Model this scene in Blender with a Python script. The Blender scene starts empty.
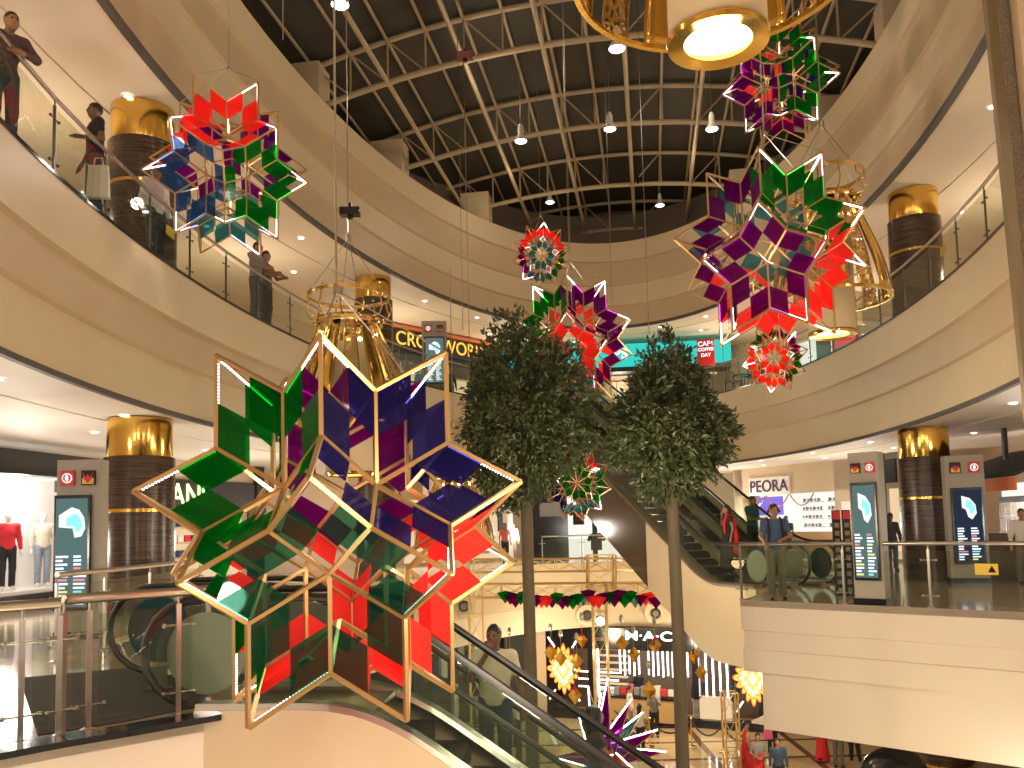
import bpy, math, random
import numpy as np
from math import sin, cos, pi, radians, sqrt, atan2, tan
from mathutils import Matrix, Vector, Quaternion
SC = bpy.context.scene
COL = SC.collection
# ------------------------------------------------------------------ camera
F, PITCH, ROLL, CX, CY = 850., radians(4.4), radians(1.36), 512., 460.
EYE = np.array([0, 0, 1.55])
_f = np.array([0, cos(PITCH), sin(PITCH)]); _r0 = np.array([1., 0, 0]); _u0 = np.cross(_r0, _f)
_r = _r0*cos(ROLL)-_u0*sin(ROLL); _u = _u0*cos(ROLL)+_r0*sin(ROLL)
def ray(x, y): return _f+_r*(x-CX)/F-_u*(y-CY)/F
def P(x, y, z=None, d=None):
    """photo pixel -> world point at height z or at distance d along the view axis"""
    v = ray(x, y); t = (z-EYE[2])/v[2] if z is not None else d/v[1]
    return EYE+v*t
cd = bpy.data.cameras.new('camera'); cam = bpy.data.objects.new('camera', cd); COL.objects.link(cam)
cd.sensor_width = 36; cd.lens = F/1024*36; cd.shift_y = (CY-384)/1024; cd.clip_end = 200; cd.clip_start = .05
M4 = Matrix.Identity(4)
for i in range(3):
    M4[i][0] = _r[i]; M4[i][1] = _u[i]; M4[i][2] = -_f[i]; M4[i][3] = EYE[i]
cam.matrix_world = M4; SC.camera = cam
# ------------------------------------------------------------------ world, exposure
w = bpy.data.worlds.new('world'); SC.world = w; w.use_nodes = True
w.node_tree.nodes['Background'].inputs[0].default_value = (1, .74, .46, 1)
w.node_tree.nodes['Background'].inputs[1].default_value = .10
SC.view_settings.view_transform = 'Standard'; SC.view_settings.look = 'None'
SC.view_settings.exposure = 0.15; SC.view_settings.gamma = 1; SC.view_settings.use_curve_mapping = False
SC.cycles.use_denoising = True; SC.cycles.max_bounces = 7; SC.cycles.transparent_max_bounces = 40
SC.cycles.sample_clamp_indirect = 6; SC.cycles.caustics_reflective = False; SC.cycles.caustics_refractive = False
SC.cycles.use_light_tree = True; SC.cycles.diffuse_bounces = 4; SC.cycles.glossy_bounces = 3
# ------------------------------------------------------------------ plan of the oval atrium
TH = radians(9.27); CU, CV, AA, BB = -1.275, 18.13, 7.28, 16.8
def W(u, v): return (u*cos(TH)+v*sin(TH), -u*sin(TH)+v*cos(TH))
def UV(x, y): return (x*cos(TH)-y*sin(TH), x*sin(TH)+y*cos(TH))
def ell(t, off=0): return W(CU+(AA+off)*cos(t), CV+(BB+off)*sin(t))
def ell_hit(px, off):
    """plan point where the photo column px meets the ellipse (far side)"""
    v = ray(px, 500); k = v[0]/v[1]; best = None
    for i in range(2000):
        t = 2*pi*i/2000; x, y = ell(t, off)
        if y > 5:
            e = abs(x/y-k)
            if best is None or e < best[0]-1e-9 or (e < .002 and y > best[2]): best = (e, x, y)
    return best[1:]
ZM, ZU, ZL = 0.0, 6.3, -6.25
def light(kind, name, loc, energy, color=(1, .72, .42), size=.1, rot=None, spot=None, sy=None):
    l = bpy.data.lights.new(name, kind); l.energy = energy; l.color = color
    if kind == 'AREA':
        l.size = size
        if sy: l.shape = 'RECTANGLE'; l.size_y = sy
    else: l.shadow_soft_size = size
    if spot: l.spot_size = spot; l.spot_blend = .6
    o = bpy.data.objects.new(name, l); COL.objects.link(o); o.location = loc
    if rot: o.rotation_euler = rot
    return o
WARM = (1, .84, .60)
# high-bay lamps under the roof
BAYS = [(617, 50, 16.5), (521, 142, 22.5), (610, 130, 22.5), (712, 130, 22.5), (550, 203, 32.0), (340, 6, 15.0), (660, 206, 32.0)]
for i, (u_, v_) in enumerate([(CU+du, v) for v in (3, 9.5, 16, 22.5, 29) for du in (-2.6, 2.6)]):
    x, y = W(u_, v_); light('POINT', 'high_bay_light', (x, y, 13.2), 65, WARM, .2)
# rings of added fill points, galleries and lowest floor, standing in for bounced downlighting
for k in range(14):
    t = 2*pi*(k+.5)/14
    for z_, e_, c_ in ((1.3, 200, (1, .93, .85)), (7.7, 150, (1, .84, .64))):
        x, y = ell(t, 3.3); light('POINT', 'gallery_fill_light', (x, y, z_), e_, c_, .3)
for k in range(8):
    t = 2*pi*(k+.5)/8; x, y = ell(t, -2.0); light('POINT', 'lower_floor_fill_light', (x, y, -3.2), 300, (1, .85, .60), .3)
for v_ in (5, 12, 19, 26):
    x, y = W(CU+1, v_); light('POINT', 'atrium_fill_light', (x, y, 1.5), 260, (1, .84, .60), .5)  # unseen fill points added in the open void to brighten the fascias
# ------------------------------------------------------------------ helpers
def tag(o, label=None, cat=None, group=None, kind=None):
    if label: o['label'] = label
    if cat: o['category'] = cat
    if group: o['group'] = group
    if kind: o['kind'] = kind
    return o
class MB:
    def __init__(s): s.v = []; s.f = []; s.m = []; s.cur = 0; s.T = None
    def add(s, vs, fs):
        n = len(s.v)
        if s.T is not None: vs = [tuple(s.T @ Vector(p)) for p in vs]
        s.v += [tuple(map(float, p)) for p in vs]; s.f += [tuple(i+n for i in f) for f in fs]; s.m += [s.cur]*len(fs)
    def box(s, c, d, rz=0):
        x, y, z = d[0]/2, d[1]/2, d[2]/2; cr, sr = cos(rz), sin(rz)
        vs = [(c[0]+a*x*cr-b*y*sr, c[1]+a*x*sr+b*y*cr, c[2]+k*z) for k in (-1, 1) for a, b in ((-1, -1), (1, -1), (1, 1), (-1, 1))]
        s.add(vs, [(3, 2, 1, 0), (4, 5, 6, 7), (0, 1, 5, 4), (1, 2, 6, 5), (2, 3, 7, 6), (3, 0, 4, 7)])
    def bar(s, a, b, wd, ht=None, up=(0, 0, 1)):
        a = np.array(a, float); b = np.array(b, float); ht = ht or wd
        d = b-a; d /= (np.linalg.norm(d)+1e-12); q = np.cross(d, up)
        if np.linalg.norm(q) < 1e-4: q = np.cross(d, (1, 0, 0))
        q /= np.linalg.norm(q); p = np.cross(q, d)
        vs = [e+q*i*wd/2+p*j*ht/2 for e in (a, b) for i, j in ((-1, -1), (1, -1), (1, 1), (-1, 1))]
        s.add(vs, [(3, 2, 1, 0), (4, 5, 6, 7), (0, 1, 5, 4), (1, 2, 6, 5), (2, 3, 7, 6), (3, 0, 4, 7)])
    def tube(s, pts, r, n=8, closed=False, caps=True):
        pts = [np.array(p, float) for p in pts]; N = len(pts); rs = r if hasattr(r, '__len__') else [r]*N
        vs = []; q = None
        for i in range(N):
            a = pts[i-1] if (i > 0 or closed) else pts[i]; b = pts[(i+1) % N] if (i < N-1 or closed) else pts[i]
            d = b-a; d /= (np.linalg.norm(d)+1e-12)
            if q is None:
                q = np.cross(d, (0, 0, 1))
                if np.linalg.norm(q) < .1: q = np.cross(d, (1, 0, 0))
            q = q-d*(q@d); q /= (np.linalg.norm(q)+1e-12); p = np.cross(d, q)
            for k in range(n):
                a_ = 2*pi*k/n; vs.append(pts[i]+rs[i]*(q*cos(a_)+p*sin(a_)))
        fs = []
        for i in range(N if closed else N-1):
            j = (i+1) % N
            for k in range(n): fs.append((i*n+k, i*n+(k+1) % n, j*n+(k+1) % n, j*n+k))
        if caps and not closed: fs += [tuple(range(n))[::-1], tuple((N-1)*n+k for k in range(n))]
        s.add(vs, fs)
    def lathe(s, prof, c=(0, 0, 0), n=24, cap=True):
        vs = []; fs = []
        for r, z in prof:
            for k in range(n): vs.append((c[0]+r*cos(2*pi*k/n), c[1]+r*sin(2*pi*k/n), c[2]+z))
        for i in range(len(prof)-1):
            for k in range(n): fs.append((i*n+k, i*n+(k+1) % n, (i+1)*n+(k+1) % n, (i+1)*n+k))
        if cap:
            if prof[0][0] > 1e-5: fs.append(tuple(range(n))[::-1])
            if prof[-1][0] > 1e-5: fs.append(tuple((len(prof)-1)*n+k for k in range(n)))
        s.add(vs, fs)
    def prism(s, poly, z0, z1):
        n = len(poly); a = sum(poly[i][0]*poly[(i+1) % n][1]-poly[(i+1) % n][0]*poly[i][1] for i in range(n))
        if a < 0: poly = poly[::-1]
        vs = [(x, y, z0) for x, y in poly]+[(x, y, z1) for x, y in poly]
        s.add(vs, [tuple(range(n))[::-1], tuple(range(n, 2*n))]+[(i, (i+1) % n, n+(i+1) % n, n+i) for i in range(n)])
    def plate(s, pts, nrm, th):
        """flat outline (3-D points) given a thickness along nrm"""
        n = len(pts); k = np.array(nrm, float)*th/2
        vs = [np.array(p)+k for p in pts]+[np.array(p)-k for p in pts]
        s.add(vs, [tuple(range(n)), tuple(range(n, 2*n))[::-1]]+[(i, n+i, n+(i+1) % n, (i+1) % n) for i in range(n)])
    def ball(s, c, r, n=10, sc=(1, 1, 1)):
        prof = [(r*sin(pi*i/n), -r*cos(pi*i/n)) for i in range(n+1)]
        v0 = len(s.v); T, s.T = s.T, None; s.lathe(prof, n=n+2, cap=False)
        for i in range(v0, len(s.v)):
            p = s.v[i]; q = (p[0]*sc[0]+c[0], p[1]*sc[1]+c[1], p[2]*sc[2]+c[2])
            s.v[i] = tuple(T @ Vector(q)) if T is not None else q
        s.T = T
    def mesh(s, name, mats, smooth=False):
        me = bpy.data.meshes.new(name); me.from_pydata(s.v, [], s.f)
        for m in (mats if isinstance(mats, (list, tuple)) else [mats]): me.materials.append(m)
        me.polygons.foreach_set('material_index', s.m)
        if smooth:
            me.polygons.foreach_set('use_smooth', [True]*len(s.f))
            try: me.set_sharp_from_angle(angle=radians(38))
            except Exception: pass
        me.update(); return me
    def build(s, name, mats, parent=None, smooth=False):
        o = bpy.data.objects.new(name, s.mesh(name, mats, smooth)); COL.objects.link(o)
        if parent: o.parent = parent
        return o
def empty(name, loc, rz=0):
    o = bpy.data.objects.new(name, None); COL.objects.link(o); o.location = loc; o.rotation_euler = (0, 0, rz)
    o.empty_display_size = .1; return o
def copy_tree(o, parent=None):
    c = o.copy(); COL.objects.link(c)
    if parent: c.parent = parent
    for ch in list(o.children): copy_tree(ch, c)
    return c
def text(name, s, size, m, parent=None, loc=(0, 0, 0), rot=(pi/2, 0, 0), ext=.01, ax='CENTER', sx=1, bold=0):
    cu = bpy.data.curves.new(name, 'FONT'); cu.body = s; cu.size = size; cu.extrude = ext; cu.align_x = ax; cu.align_y = 'CENTER'
    cu.offset = bold; cu.materials.append(m)
    t_ = bpy.data.objects.new('letter_source', cu); COL.objects.link(t_); dg = bpy.context.evaluated_depsgraph_get()
    me = bpy.data.meshes.new_from_object(t_.evaluated_get(dg)); me.name = name; bpy.data.objects.remove(t_); bpy.data.curves.remove(cu)
    o = bpy.data.objects.new(name, me); COL.objects.link(o); o.location = loc; o.rotation_euler = rot; o.scale = (sx, 1, 1)
    if parent: o.parent = parent
    return o
# ------------------------------------------------------------------ materials
def nmat(name):
    m = bpy.data.materials.new(name); m.use_nodes = True; nt = m.node_tree
    return m, nt, nt.nodes['Principled BSDF'], nt.nodes['Material Output']
def mat(name, col, rough=.5, metal=0, noise=0, scale=4, coat=0, bump=0, stretch=None, spec=.5):
    m, nt, b, out = nmat(name)
    b.inputs['Base Color'].default_value = (*col, 1); b.inputs['Roughness'].default_value = rough
    b.inputs['Metallic'].default_value = metal; b.inputs['Specular IOR Level'].default_value = spec
    if coat: b.inputs['Coat Weight'].default_value = coat; b.inputs['Coat Roughness'].default_value = .06
    if noise or bump:
        tc = nt.nodes.new('ShaderNodeTexCoord'); mp = nt.nodes.new('ShaderNodeMapping'); nz = nt.nodes.new('ShaderNodeTexNoise')
        nt.links.new(tc.outputs['Object'], mp.inputs[0]); nt.links.new(mp.outputs[0], nz.inputs['Vector'])
        nz.inputs['Scale'].default_value = scale; nz.inputs['Detail'].default_value = 4
        if stretch: mp.inputs['Scale'].default_value = stretch
        if noise:
            rp = nt.nodes.new('ShaderNodeMix'); rp.data_type = 'RGBA'
            rp.inputs['A'].default_value = (*[c*(1-noise) for c in col], 1); rp.inputs['B'].default_value = (*[min(1, c*(1+noise)) for c in col], 1)
            nt.links.new(nz.outputs['Fac'], rp.inputs['Factor']); nt.links.new(rp.outputs['Result'], b.inputs['Base Color'])
        if bump:
            bp = nt.nodes.new('ShaderNodeBump'); bp.inputs['Strength'].default_value = bump; bp.inputs['Distance'].default_value = .02
            nt.links.new(nz.outputs['Fac'], bp.inputs['Height']); nt.links.new(bp.outputs[0], b.inputs['Normal'])
    return m
def emit(name, col, s, pattern=None):
    m, nt, b, out = nmat(name); nt.nodes.remove(b)
    e = nt.nodes.new('ShaderNodeEmission'); e.inputs[0].default_value = (*col, 1); e.inputs[1].default_value = s
    nt.links.new(e.outputs[0], out.inputs[0]); return m
def glassy(name, tint, solid, fac, rough=.08, ior=1.2):
    """coloured acrylic: partly see-through tint, partly glowing body colour, thin gloss"""
    m, nt, b, out = nmat(name); nt.nodes.remove(b); L = nt.links.new
    tr = nt.nodes.new('ShaderNodeBsdfTransparent'); tr.inputs[0].default_value = (*tint, 1)
    di = nt.nodes.new('ShaderNodeBsdfDiffuse'); di.inputs[0].default_value = (*solid, 1)
    tl = nt.nodes.new('ShaderNodeBsdfTranslucent'); tl.inputs[0].default_value = (*solid, 1)
    gl = nt.nodes.new('ShaderNodeBsdfGlossy'); gl.inputs[0].default_value = (1, 1, 1, 1); gl.inputs[1].default_value = rough
    a = nt.nodes.new('ShaderNodeMixShader'); a.inputs[0].default_value = .5; L(di.outputs[0], a.inputs[1]); L(tl.outputs[0], a.inputs[2])
    c = nt.nodes.new('ShaderNodeMixShader'); c.inputs[0].default_value = fac; L(tr.outputs[0], c.inputs[1]); L(a.outputs[0], c.inputs[2])
    fr = nt.nodes.new('ShaderNodeFresnel'); fr.inputs[0].default_value = ior
    d = nt.nodes.new('ShaderNodeMixShader'); 
    ge = nt.nodes.new('ShaderNodeNewGeometry'); iv = nt.nodes.new('ShaderNodeMath'); iv.operation = 'SUBTRACT'; iv.inputs[0].default_value = 1; L(ge.outputs['Backfacing'], iv.inputs[1])
    ml = nt.nodes.new('ShaderNodeMath'); ml.operation = 'MULTIPLY'; L(fr.outputs[0], ml.inputs[0]); L(iv.outputs[0], ml.inputs[1]); L(ml.outputs[0], d.inputs[0]); L(c.outputs[0], d.inputs[1]); L(gl.outputs[0], d.inputs[2])
    L(d.outputs[0], out.inputs[0]); return m
M = {}
M['plaster'] = mat('cream_plaster', (.68, .55, .36), .42, noise=.05, scale=1.2)
M['plaster_band'] = mat('tan_plaster_band', (.60, .455, .29), .36, noise=.05, scale=1.2); M['plaster_step'] = mat('plaster_ledge', (.50, .38, .24), .5)
M['plaster_pink'] = mat('pale_plaster', (.70, .60, .50), .38, noise=.04, scale=1.2)
M['ceil'] = mat('white_ceiling', (.78, .70, .60), .6, noise=.02)
M['ceil_warm'] = mat('warm_white_ceiling', (.80, .68, .52), .6, noise=.02)
M['groove'] = mat('shadow_gap', (.09, .075, .06), .6)
M['floor'] = mat('marble_floor', (.42, .33, .23), .09, noise=.12, scale=2.5)
M['lfloor'] = None
M['roof'] = mat('roof_sheet', (.04, .034, .024), .7, noise=.35, scale=.8)
M['roofsteel'] = mat('painted_roof_steel', (.40, .31, .20), .5)
M['gable'] = mat('gable_wall', (.16, .13, .10), .7, noise=.1)
M['gold'] = mat('polished_gold', (.78, .50, .12), .16, 1, noise=.06, scale=3)
M['goldbar'] = mat('gold_painted_bar', (.46, .28, .11), .36, .7)
M['brass'] = mat('brass', (.62, .42, .17), .25, 1)
M['truss'] = mat('gold_truss_paint', (.62, .42, .16), .35, .5)
M['steel'] = mat('brushed_steel', (.42, .40, .35), .28, 1)
M['handrail_steel'] = mat('bronze_tinted_rail', (.40, .34, .26), .38, 1)
M['darksteel'] = mat('dark_steel', (.09, .085, .08), .35, .6)
M['black'] = mat('black_gloss', (.012, .012, .013), .18)
M['matblack'] = mat('matt_black', (.015, .014, .013), .7)
M['rubber'] = mat('black_rubber', (.012, .012, .012), .35)
M['granite'] = mat('dark_granite', (.03, .03, .032), .1, noise=.5, scale=60)
M['carpet'] = mat('brown_carpet', (.045, .036, .028), .95, noise=.4, scale=40)
M['totem'] = mat('totem_paint', (.34, .31, .26), .5)
M['white'] = mat('white_paint', (.78, .74, .68), .5)
M['greywhite'] = mat('light_grey', (.5, .48, .45), .5)
M['red'] = mat('sign_red', (.6, .02, .02), .4)
M['yellow'] = mat('sticker_yellow', (.75, .5, .05), .5)
M['awning'] = mat('dark_awning', (.03, .03, .03), .8)
M['orange'] = mat('orange_panel', (.75, .2, .05), .5)
M['brownwall'] = mat('brown_wall', (.12, .08, .05), .6, noise=.1)
M['beige'] = mat('shop_beige', (.55, .42, .28), .6, noise=.04)
M['skin'] = mat('brown_skin', (.30, .16, .09), .5)
M['skin2'] = mat('deep_brown_skin', (.16, .085, .05), .5)
M['mannequin'] = mat('mannequin_white', (.7, .66, .62), .35)
M['hair'] = mat('black_hair', (.012, .01, .009), .45, noise=.3, scale=60, bump=.4)
M['trunk'] = mat('bark', (.10, .075, .045), .8, noise=.35, scale=9, stretch=(1, 1, .2), bump=.5)
M['leaf'] = mat('leaf', (.07, .088, .034), .36, noise=.5, scale=7)
M['beige_shade'] = mat('beige_fabric_shade', (.62, .48, .30), .7)
M['esc_side'] = mat('bronze_mirror_cladding', (.10, .08, .06), .12, .6)
M['polished_clad'] = mat('polished_cream_cladding', (.60, .47, .33), .09, coat=.8)
M['maroon'] = mat('maroon_paint', (.12, .015, .012), .4); M['dark_bronze'] = mat('dark_bronze', (.20, .16, .10), .35, .7)
M['glitter'] = mat('glitter_trim', (.25, .2, .14), .3, .6, noise=.8, scale=120, bump=1)
M['led'] = emit('led_white', (1, .88, .95), 12)
M['ledpink'] = emit('led_pink', (1, .45, .95), 8)
M['lamp'] = emit('lamp_disc', (1, .93, .85), 9)
M['lampwarm'] = emit('lamp_warm', (1, .72, .30), 9)
M['fire'] = emit('bulb_warm', (1, .75, .35), 30)
def wood():
    m, nt, b, out = nmat('dark_wood_veneer'); L = nt.links.new
    tc = nt.nodes.new('ShaderNodeTexCoord'); mp = nt.nodes.new('ShaderNodeMapping'); mp.inputs['Scale'].default_value = (.7, .7, 16)
    nz = nt.nodes.new('ShaderNodeTexNoise'); nz.inputs['Scale'].default_value = 2.2; nz.inputs['Detail'].default_value = 6
    cr = nt.nodes.new('ShaderNodeValToRGB'); cr.color_ramp.elements[0].color = (.022, .012, .008, 1); cr.color_ramp.elements[0].position = .35
    cr.color_ramp.elements[1].color = (.10, .058, .034, 1); cr.color_ramp.elements[1].position = .7
    L(tc.outputs['Object'], mp.inputs[0]); L(mp.outputs[0], nz.inputs['Vector']); L(nz.outputs['Fac'], cr.inputs[0]); L(cr.outputs[0], b.inputs['Base Color'])
    b.inputs['Roughness'].default_value = .25; return m
M['wood'] = wood()
def lfloor():
    m, nt, b, out = nmat('lower_marble_floor'); L = nt.links.new
    tc = nt.nodes.new('ShaderNodeTexCoord'); br = nt.nodes.new('ShaderNodeTexBrick'); br.offset = 0
    br.inputs['Scale'].default_value = .5; br.inputs['Color1'].default_value = (.62, .47, .27, 1); br.inputs['Color2'].default_value = (.56, .42, .24, 1)
    br.inputs['Mortar'].default_value = (.16, .09, .045, 1); br.inputs['Mortar Size'].default_value = .06; br.inputs['Brick Width'].default_value = 1.6; br.inputs['Row Height'].default_value = 1.1
    L(tc.outputs['Object'], br.inputs['Vector']); L(br.outputs['Color'], b.inputs['Base Color']); b.inputs['Roughness'].default_value = .09; return m
M['lfloor'] = lfloor()
def filigree():
    m, nt, b, out = nmat('gold_filigree'); L = nt.links.new
    b.inputs['Base Color'].default_value = (.66, .42, .14, 1); b.inputs['Metallic'].default_value = .9; b.inputs['Roughness'].default_value = .3
    tc = nt.nodes.new('ShaderNodeTexCoord'); vo = nt.nodes.new('ShaderNodeTexVoronoi'); vo.feature = 'DISTANCE_TO_EDGE'; vo.inputs['Scale'].default_value = 13
    gt = nt.nodes.new('ShaderNodeMath'); gt.operation = 'LESS_THAN'; gt.inputs[1].default_value = .11
    tr = nt.nodes.new('ShaderNodeBsdfTransparent'); mx = nt.nodes.new('ShaderNodeMixShader')
    L(tc.outputs['Object'], vo.inputs['Vector']); L(vo.outputs['Distance'], gt.inputs[0]); L(gt.outputs[0], mx.inputs[0]); L(tr.outputs[0], mx.inputs[1]); L(b.outputs[0], mx.inputs[2]); L(mx.outputs[0], out.inputs[0])
    return m
M['filigree'] = filigree()
M['glass'] = glassy('clear_glass', (.90, .93, .88), (.3, .34, .3), .03, .02, 1.4)
M['escglass'] = glassy('balustrade_glass', (.86, .90, .86), (.3, .33, .3), .03, .02, 1.4)
M['frost'] = glassy('frosted_newel_glass', (.5, .56, .48), (.55, .62, .48), .5, .1)
M['teald'] = glassy('teal_newel_glass', (.12, .25, .25), (.05, .14, .15), .75, .1)
GC = {'R': glassy('red_acrylic', (1, .13, .10), (.95, .09, .07), .48), 'G': glassy('green_acrylic', (.04, .42, .07), (.01, .33, .05), .22),
      'P': glassy('purple_acrylic', (.34, .04, .32), (.30, .01, .25), .25), 'B': glassy('indigo_acrylic', (.20, .18, .50), (.05, .04, .22), .17),
      'L': glassy('slate_blue_acrylic', (.28, .42, .62), (.05, .13, .28), .25), 'D': glassy('bottle_green_acrylic', (.30, .58, .48), (.03, .16, .11), .12), 'T': glassy('teal_acrylic', (.34, .58, .58), (.12, .30, .34), .22)}
# ------------------------------------------------------------------ setting
def struct(o): return tag(o, kind='structure')
def sheet(name, pts_list, m):
    """one mesh out of horizontal prisms [(polygon, z0, z1)]"""
    b = MB()
    for poly, z0, z1 in pts_list: b.prism(poly, z0, z1)
    return struct(b.build(name, m))
def ringmesh(name, off0, off1, z0, z1, m, t0=0, t1=2*pi, n=96):
    b = MB(); N = n; vs = []
    for i in range(N+1):
        t = t0+(t1-t0)*i/N
        for off, z in ((off0, z0), (off1, z0), (off1, z1), (off0, z1)):
            x, y = ell(t, off); vs.append((x, y, z))
    fs = []
    for i in range(N):
        for k in range(4): fs.append((i*4+k, i*4+(k+1) % 4, (i+1)*4+(k+1) % 4, (i+1)*4+k))
    b.add(vs, [f[::-1] for f in fs]); return struct(b.build(name, m, smooth=True))
PROF = [(0, 0), (-.0, .355), (.09, .37), (.03, .64), (.12, .655), (-.01, 1)]   # (set-back, fraction downwards)
PROFT = [(0, 0), (.0, .22), (.10, .235), (.03, .50), (.12, .515), (.04, .75), (.13, .765), (0, 1)]
def fascia_ring(name, ztop, zbot, prof, m, t0=0, t1=2*pi, n=160):
    b = MB(); vs = []; K = len(prof)
    for i in range(n+1):
        t = t0+(t1-t0)*i/n
        for off, fr in prof:
            x, y = ell(t, off); vs.append((x, y, ztop+(zbot-ztop)*fr))
    for k in range(K-1):
        b.cur = 1 if k in (2, 6) else (2 if k in (1, 3, 5) else 0)
        b.add([v for i in range(n+1) for v in vs[i*K+k:i*K+k+2]], [(2*i, 2*i+2, 2*i+3, 2*i+1) for i in range(n)])
    return struct(b.build(name, [m, M['plaster_band'], M['plaster_step']], smooth=True))
# upper gallery: slab, fascia, ceiling below it; top gallery parapet
ringmesh('floor_upper', .02, 7, ZU-.14, ZU-.04, M['floor'])
fascia_ring('wall_upper_fascia', ZU, 3.70, PROF, M['plaster'])
ringmesh('trim_1', -.02, .12, ZU-.03, ZU+.02, M['granite'])
ringmesh('trim_2', -.03, .06, 3.62, 3.70, M['groove'])
ringmesh('ceiling_middle', .02, 7, 3.70, 3.78, M['ceil'])
ringmesh('trim_3', 1.7, 1.85, 3.685, 3.705, M['ceil'])
fascia_ring('wall_top_parapet', 13.2, 9.67, PROFT, M['plaster'])
ringmesh('trim_4', -.03, .09, 9.56, 9.67, M['groove'])
ringmesh('ceiling_upper', .02, 7, 9.67, 9.75, M['ceil_warm'])
ringmesh('trim_5', 1.7, 1.85, 9.645, 9.675, M['ceil_warm'])
ringmesh('trim_6', .0, 1.9, 13.12, 13.2, M['plaster'])
ringmesh('wall_clerestory', 1.8, 2.0, 13.15, 15.0, M['gable'])
# middle gallery slab: ring behind and on the right, plus the two platforms
fascia_ring('wall_middle_fascia', ZM, -2.6, PROF, M['plaster'], t0=radians(20), t1=radians(150), n=90)
ringmesh('floor_middle', .02, 7, -.1, 0, M['floor'])
ringmesh('ceiling_lower', .02, 7, -2.6, -2.5, M['ceil'])
ringmesh('wall_upper_gallery', 6.9, 7.1, 6.2, 9.75, M['beige'], t0=0, t1=2*pi)
ringmesh('wall_middle_gallery', 6.9, 7.1, -.1, 3.78, M['beige'])
ringmesh('wall_lower_gallery', 4.5, 4.7, -6.3, -2.5, M['brownwall'])
b = MB(); b.box((2, 20, ZL-.05), (44, 60, .1)); struct(b.build('floor_lower', M['lfloor']))
def fascia_line(name, pts, ztop, zbot, prof, m, close_side=True):
    """straight-sided fascia; pts run with the void on their left"""
    b = MB(); K = len(prof); pts = [np.array(p, float) for p in pts]; vs = []
    for i, p in enumerate(pts):
        nn = np.zeros(2)
        for a, c in ((i-1, i), (i, i+1)):
            if 0 <= a and c < len(pts):
                d = pts[c]-pts[a]; d /= np.linalg.norm(d); nn += np.array((d[1], -d[0]))
        nn /= np.linalg.norm(nn)
        for off, fr in prof: q = p+nn*off; vs.append((q[0], q[1], ztop+(zbot-ztop)*fr))
    b.add(vs, [(i*K+k, i*K+k+1, (i+1)*K+k+1, (i+1)*K+k) for i in range(len(pts)-1) for k in range(K-1)])
    return struct(b.build(name, m, smooth=True))
# right platform
RP = [P(740, 600, z=0), P(882, 604.5, z=0), P(1024, 612.5, z=0)]
RC1, RC2 = RP[0][:2], RP[2][:2]
dR = (RC2-RC1)/np.linalg.norm(RC2-RC1); RC3 = RC2+dR*5
RB = RC1+np.array((.93, .375))*5.2+np.array((-.375, .927))*1.8
PR = [(0, 0), (.0, .25), (.07, .26), (.05, .40), (.03, .41), (.02, .6), (.12, .61), (.10, 1)]
PR = [(0, 0), (.0, .42), (.06, .43), (.04, .68), (.02, .69), (.02, 1)]
fascia_line('wall_right_platform', [RC3, RC1, RC1+np.array((.75, 1.2)), RC1+np.array((5, 1.5))], 0, -1.36, PR, M['plaster_pink'])
fascia_line('wall_right_platform_lower', [RC3, RC1+dR*.3, RC1+dR*.3+np.array((.75, 1.2)), RC1+np.array((5, 1.5))], -1.36, -2.42, [(.09, 0), (.08, 1)], M['plaster_pink'])
sheet('ceiling_right_ledge', [([tuple(RC1+dR*.05+np.array((.05, .06))), tuple(RC3), (14, 8), (14, 24), (8, 23), tuple(RC1+np.array((.8, 1.1)))], -1.36, -1.32)], M['plaster_pink'])
sheet('floor_right_platform', [([tuple(RC1), tuple(RC3), (14, 8), (14, 24), tuple(RC1+np.array((3.2, 6.5))), tuple(RC1+np.array((.45, .55)))], -.12, .004)], M['floor'])
sheet('ceiling_right_platform', [([tuple(RC1+np.array((.2, .3))), tuple(RC3+np.array((.3, .2))), (14, 8), (14, 24), (8, 23), tuple(RC1+np.array((.8, 1.0)))], -2.42, -2.37)], M['ceil'])
# left platform (escalator landing)
LP = [P(-60, 764, z=0)[:2], P(62, 741, z=0)[:2], P(123, 731, z=0)[:2], P(215, 715, z=0)[:2]]
L_in = [tuple(LP[0]+np.array((-1.6, -1.6))), *map(tuple, LP), (-2.45, 8.7), (-3.4, 8.95), (-3.45, 10.75), (-4.9, 10.9), (-6.4, 13.5), (-9, 13.5), (-10, 4)]
sheet('floor_left_platform', [(L_in, -.12, .004)], M['floor'])
fascia_line('wall_left_platform', [LP[3]+np.array((-.02, 1.6)), LP[3]+np.array((.0, .0)), LP[2], LP[1], LP[0], LP[0]+np.array((-1.6, -1.6))], -.02, -2.6, [(0, 0), (0, 1)], M['plaster_pink'])
b = MB()
for a, c in zip(LP[:-1], LP[1:]): b.bar((*a, .0), (*c, .0), .26, .05)
struct(b.build('trim_7', M['granite']))
sheet('floor_carpet', [([tuple(P(20, 678, z=.01)[:2]), tuple(P(38, 735, z=.01)[:2]), tuple(P(122, 722, z=.01)[:2]), tuple(P(210, 704, z=.01)[:2]), tuple(P(196, 668, z=.01)[:2]), tuple(P(140, 667, z=.01)[:2])], .004, .014)], M['carpet'])
# bridge at the head of the far escalators
sheet('floor_upper_bridge', [([(.1, 32.4), (4.4, 34.1), (4.0, 36), (-.6, 36)], 5.9, ZU-.02)], M['plaster'])
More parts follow.
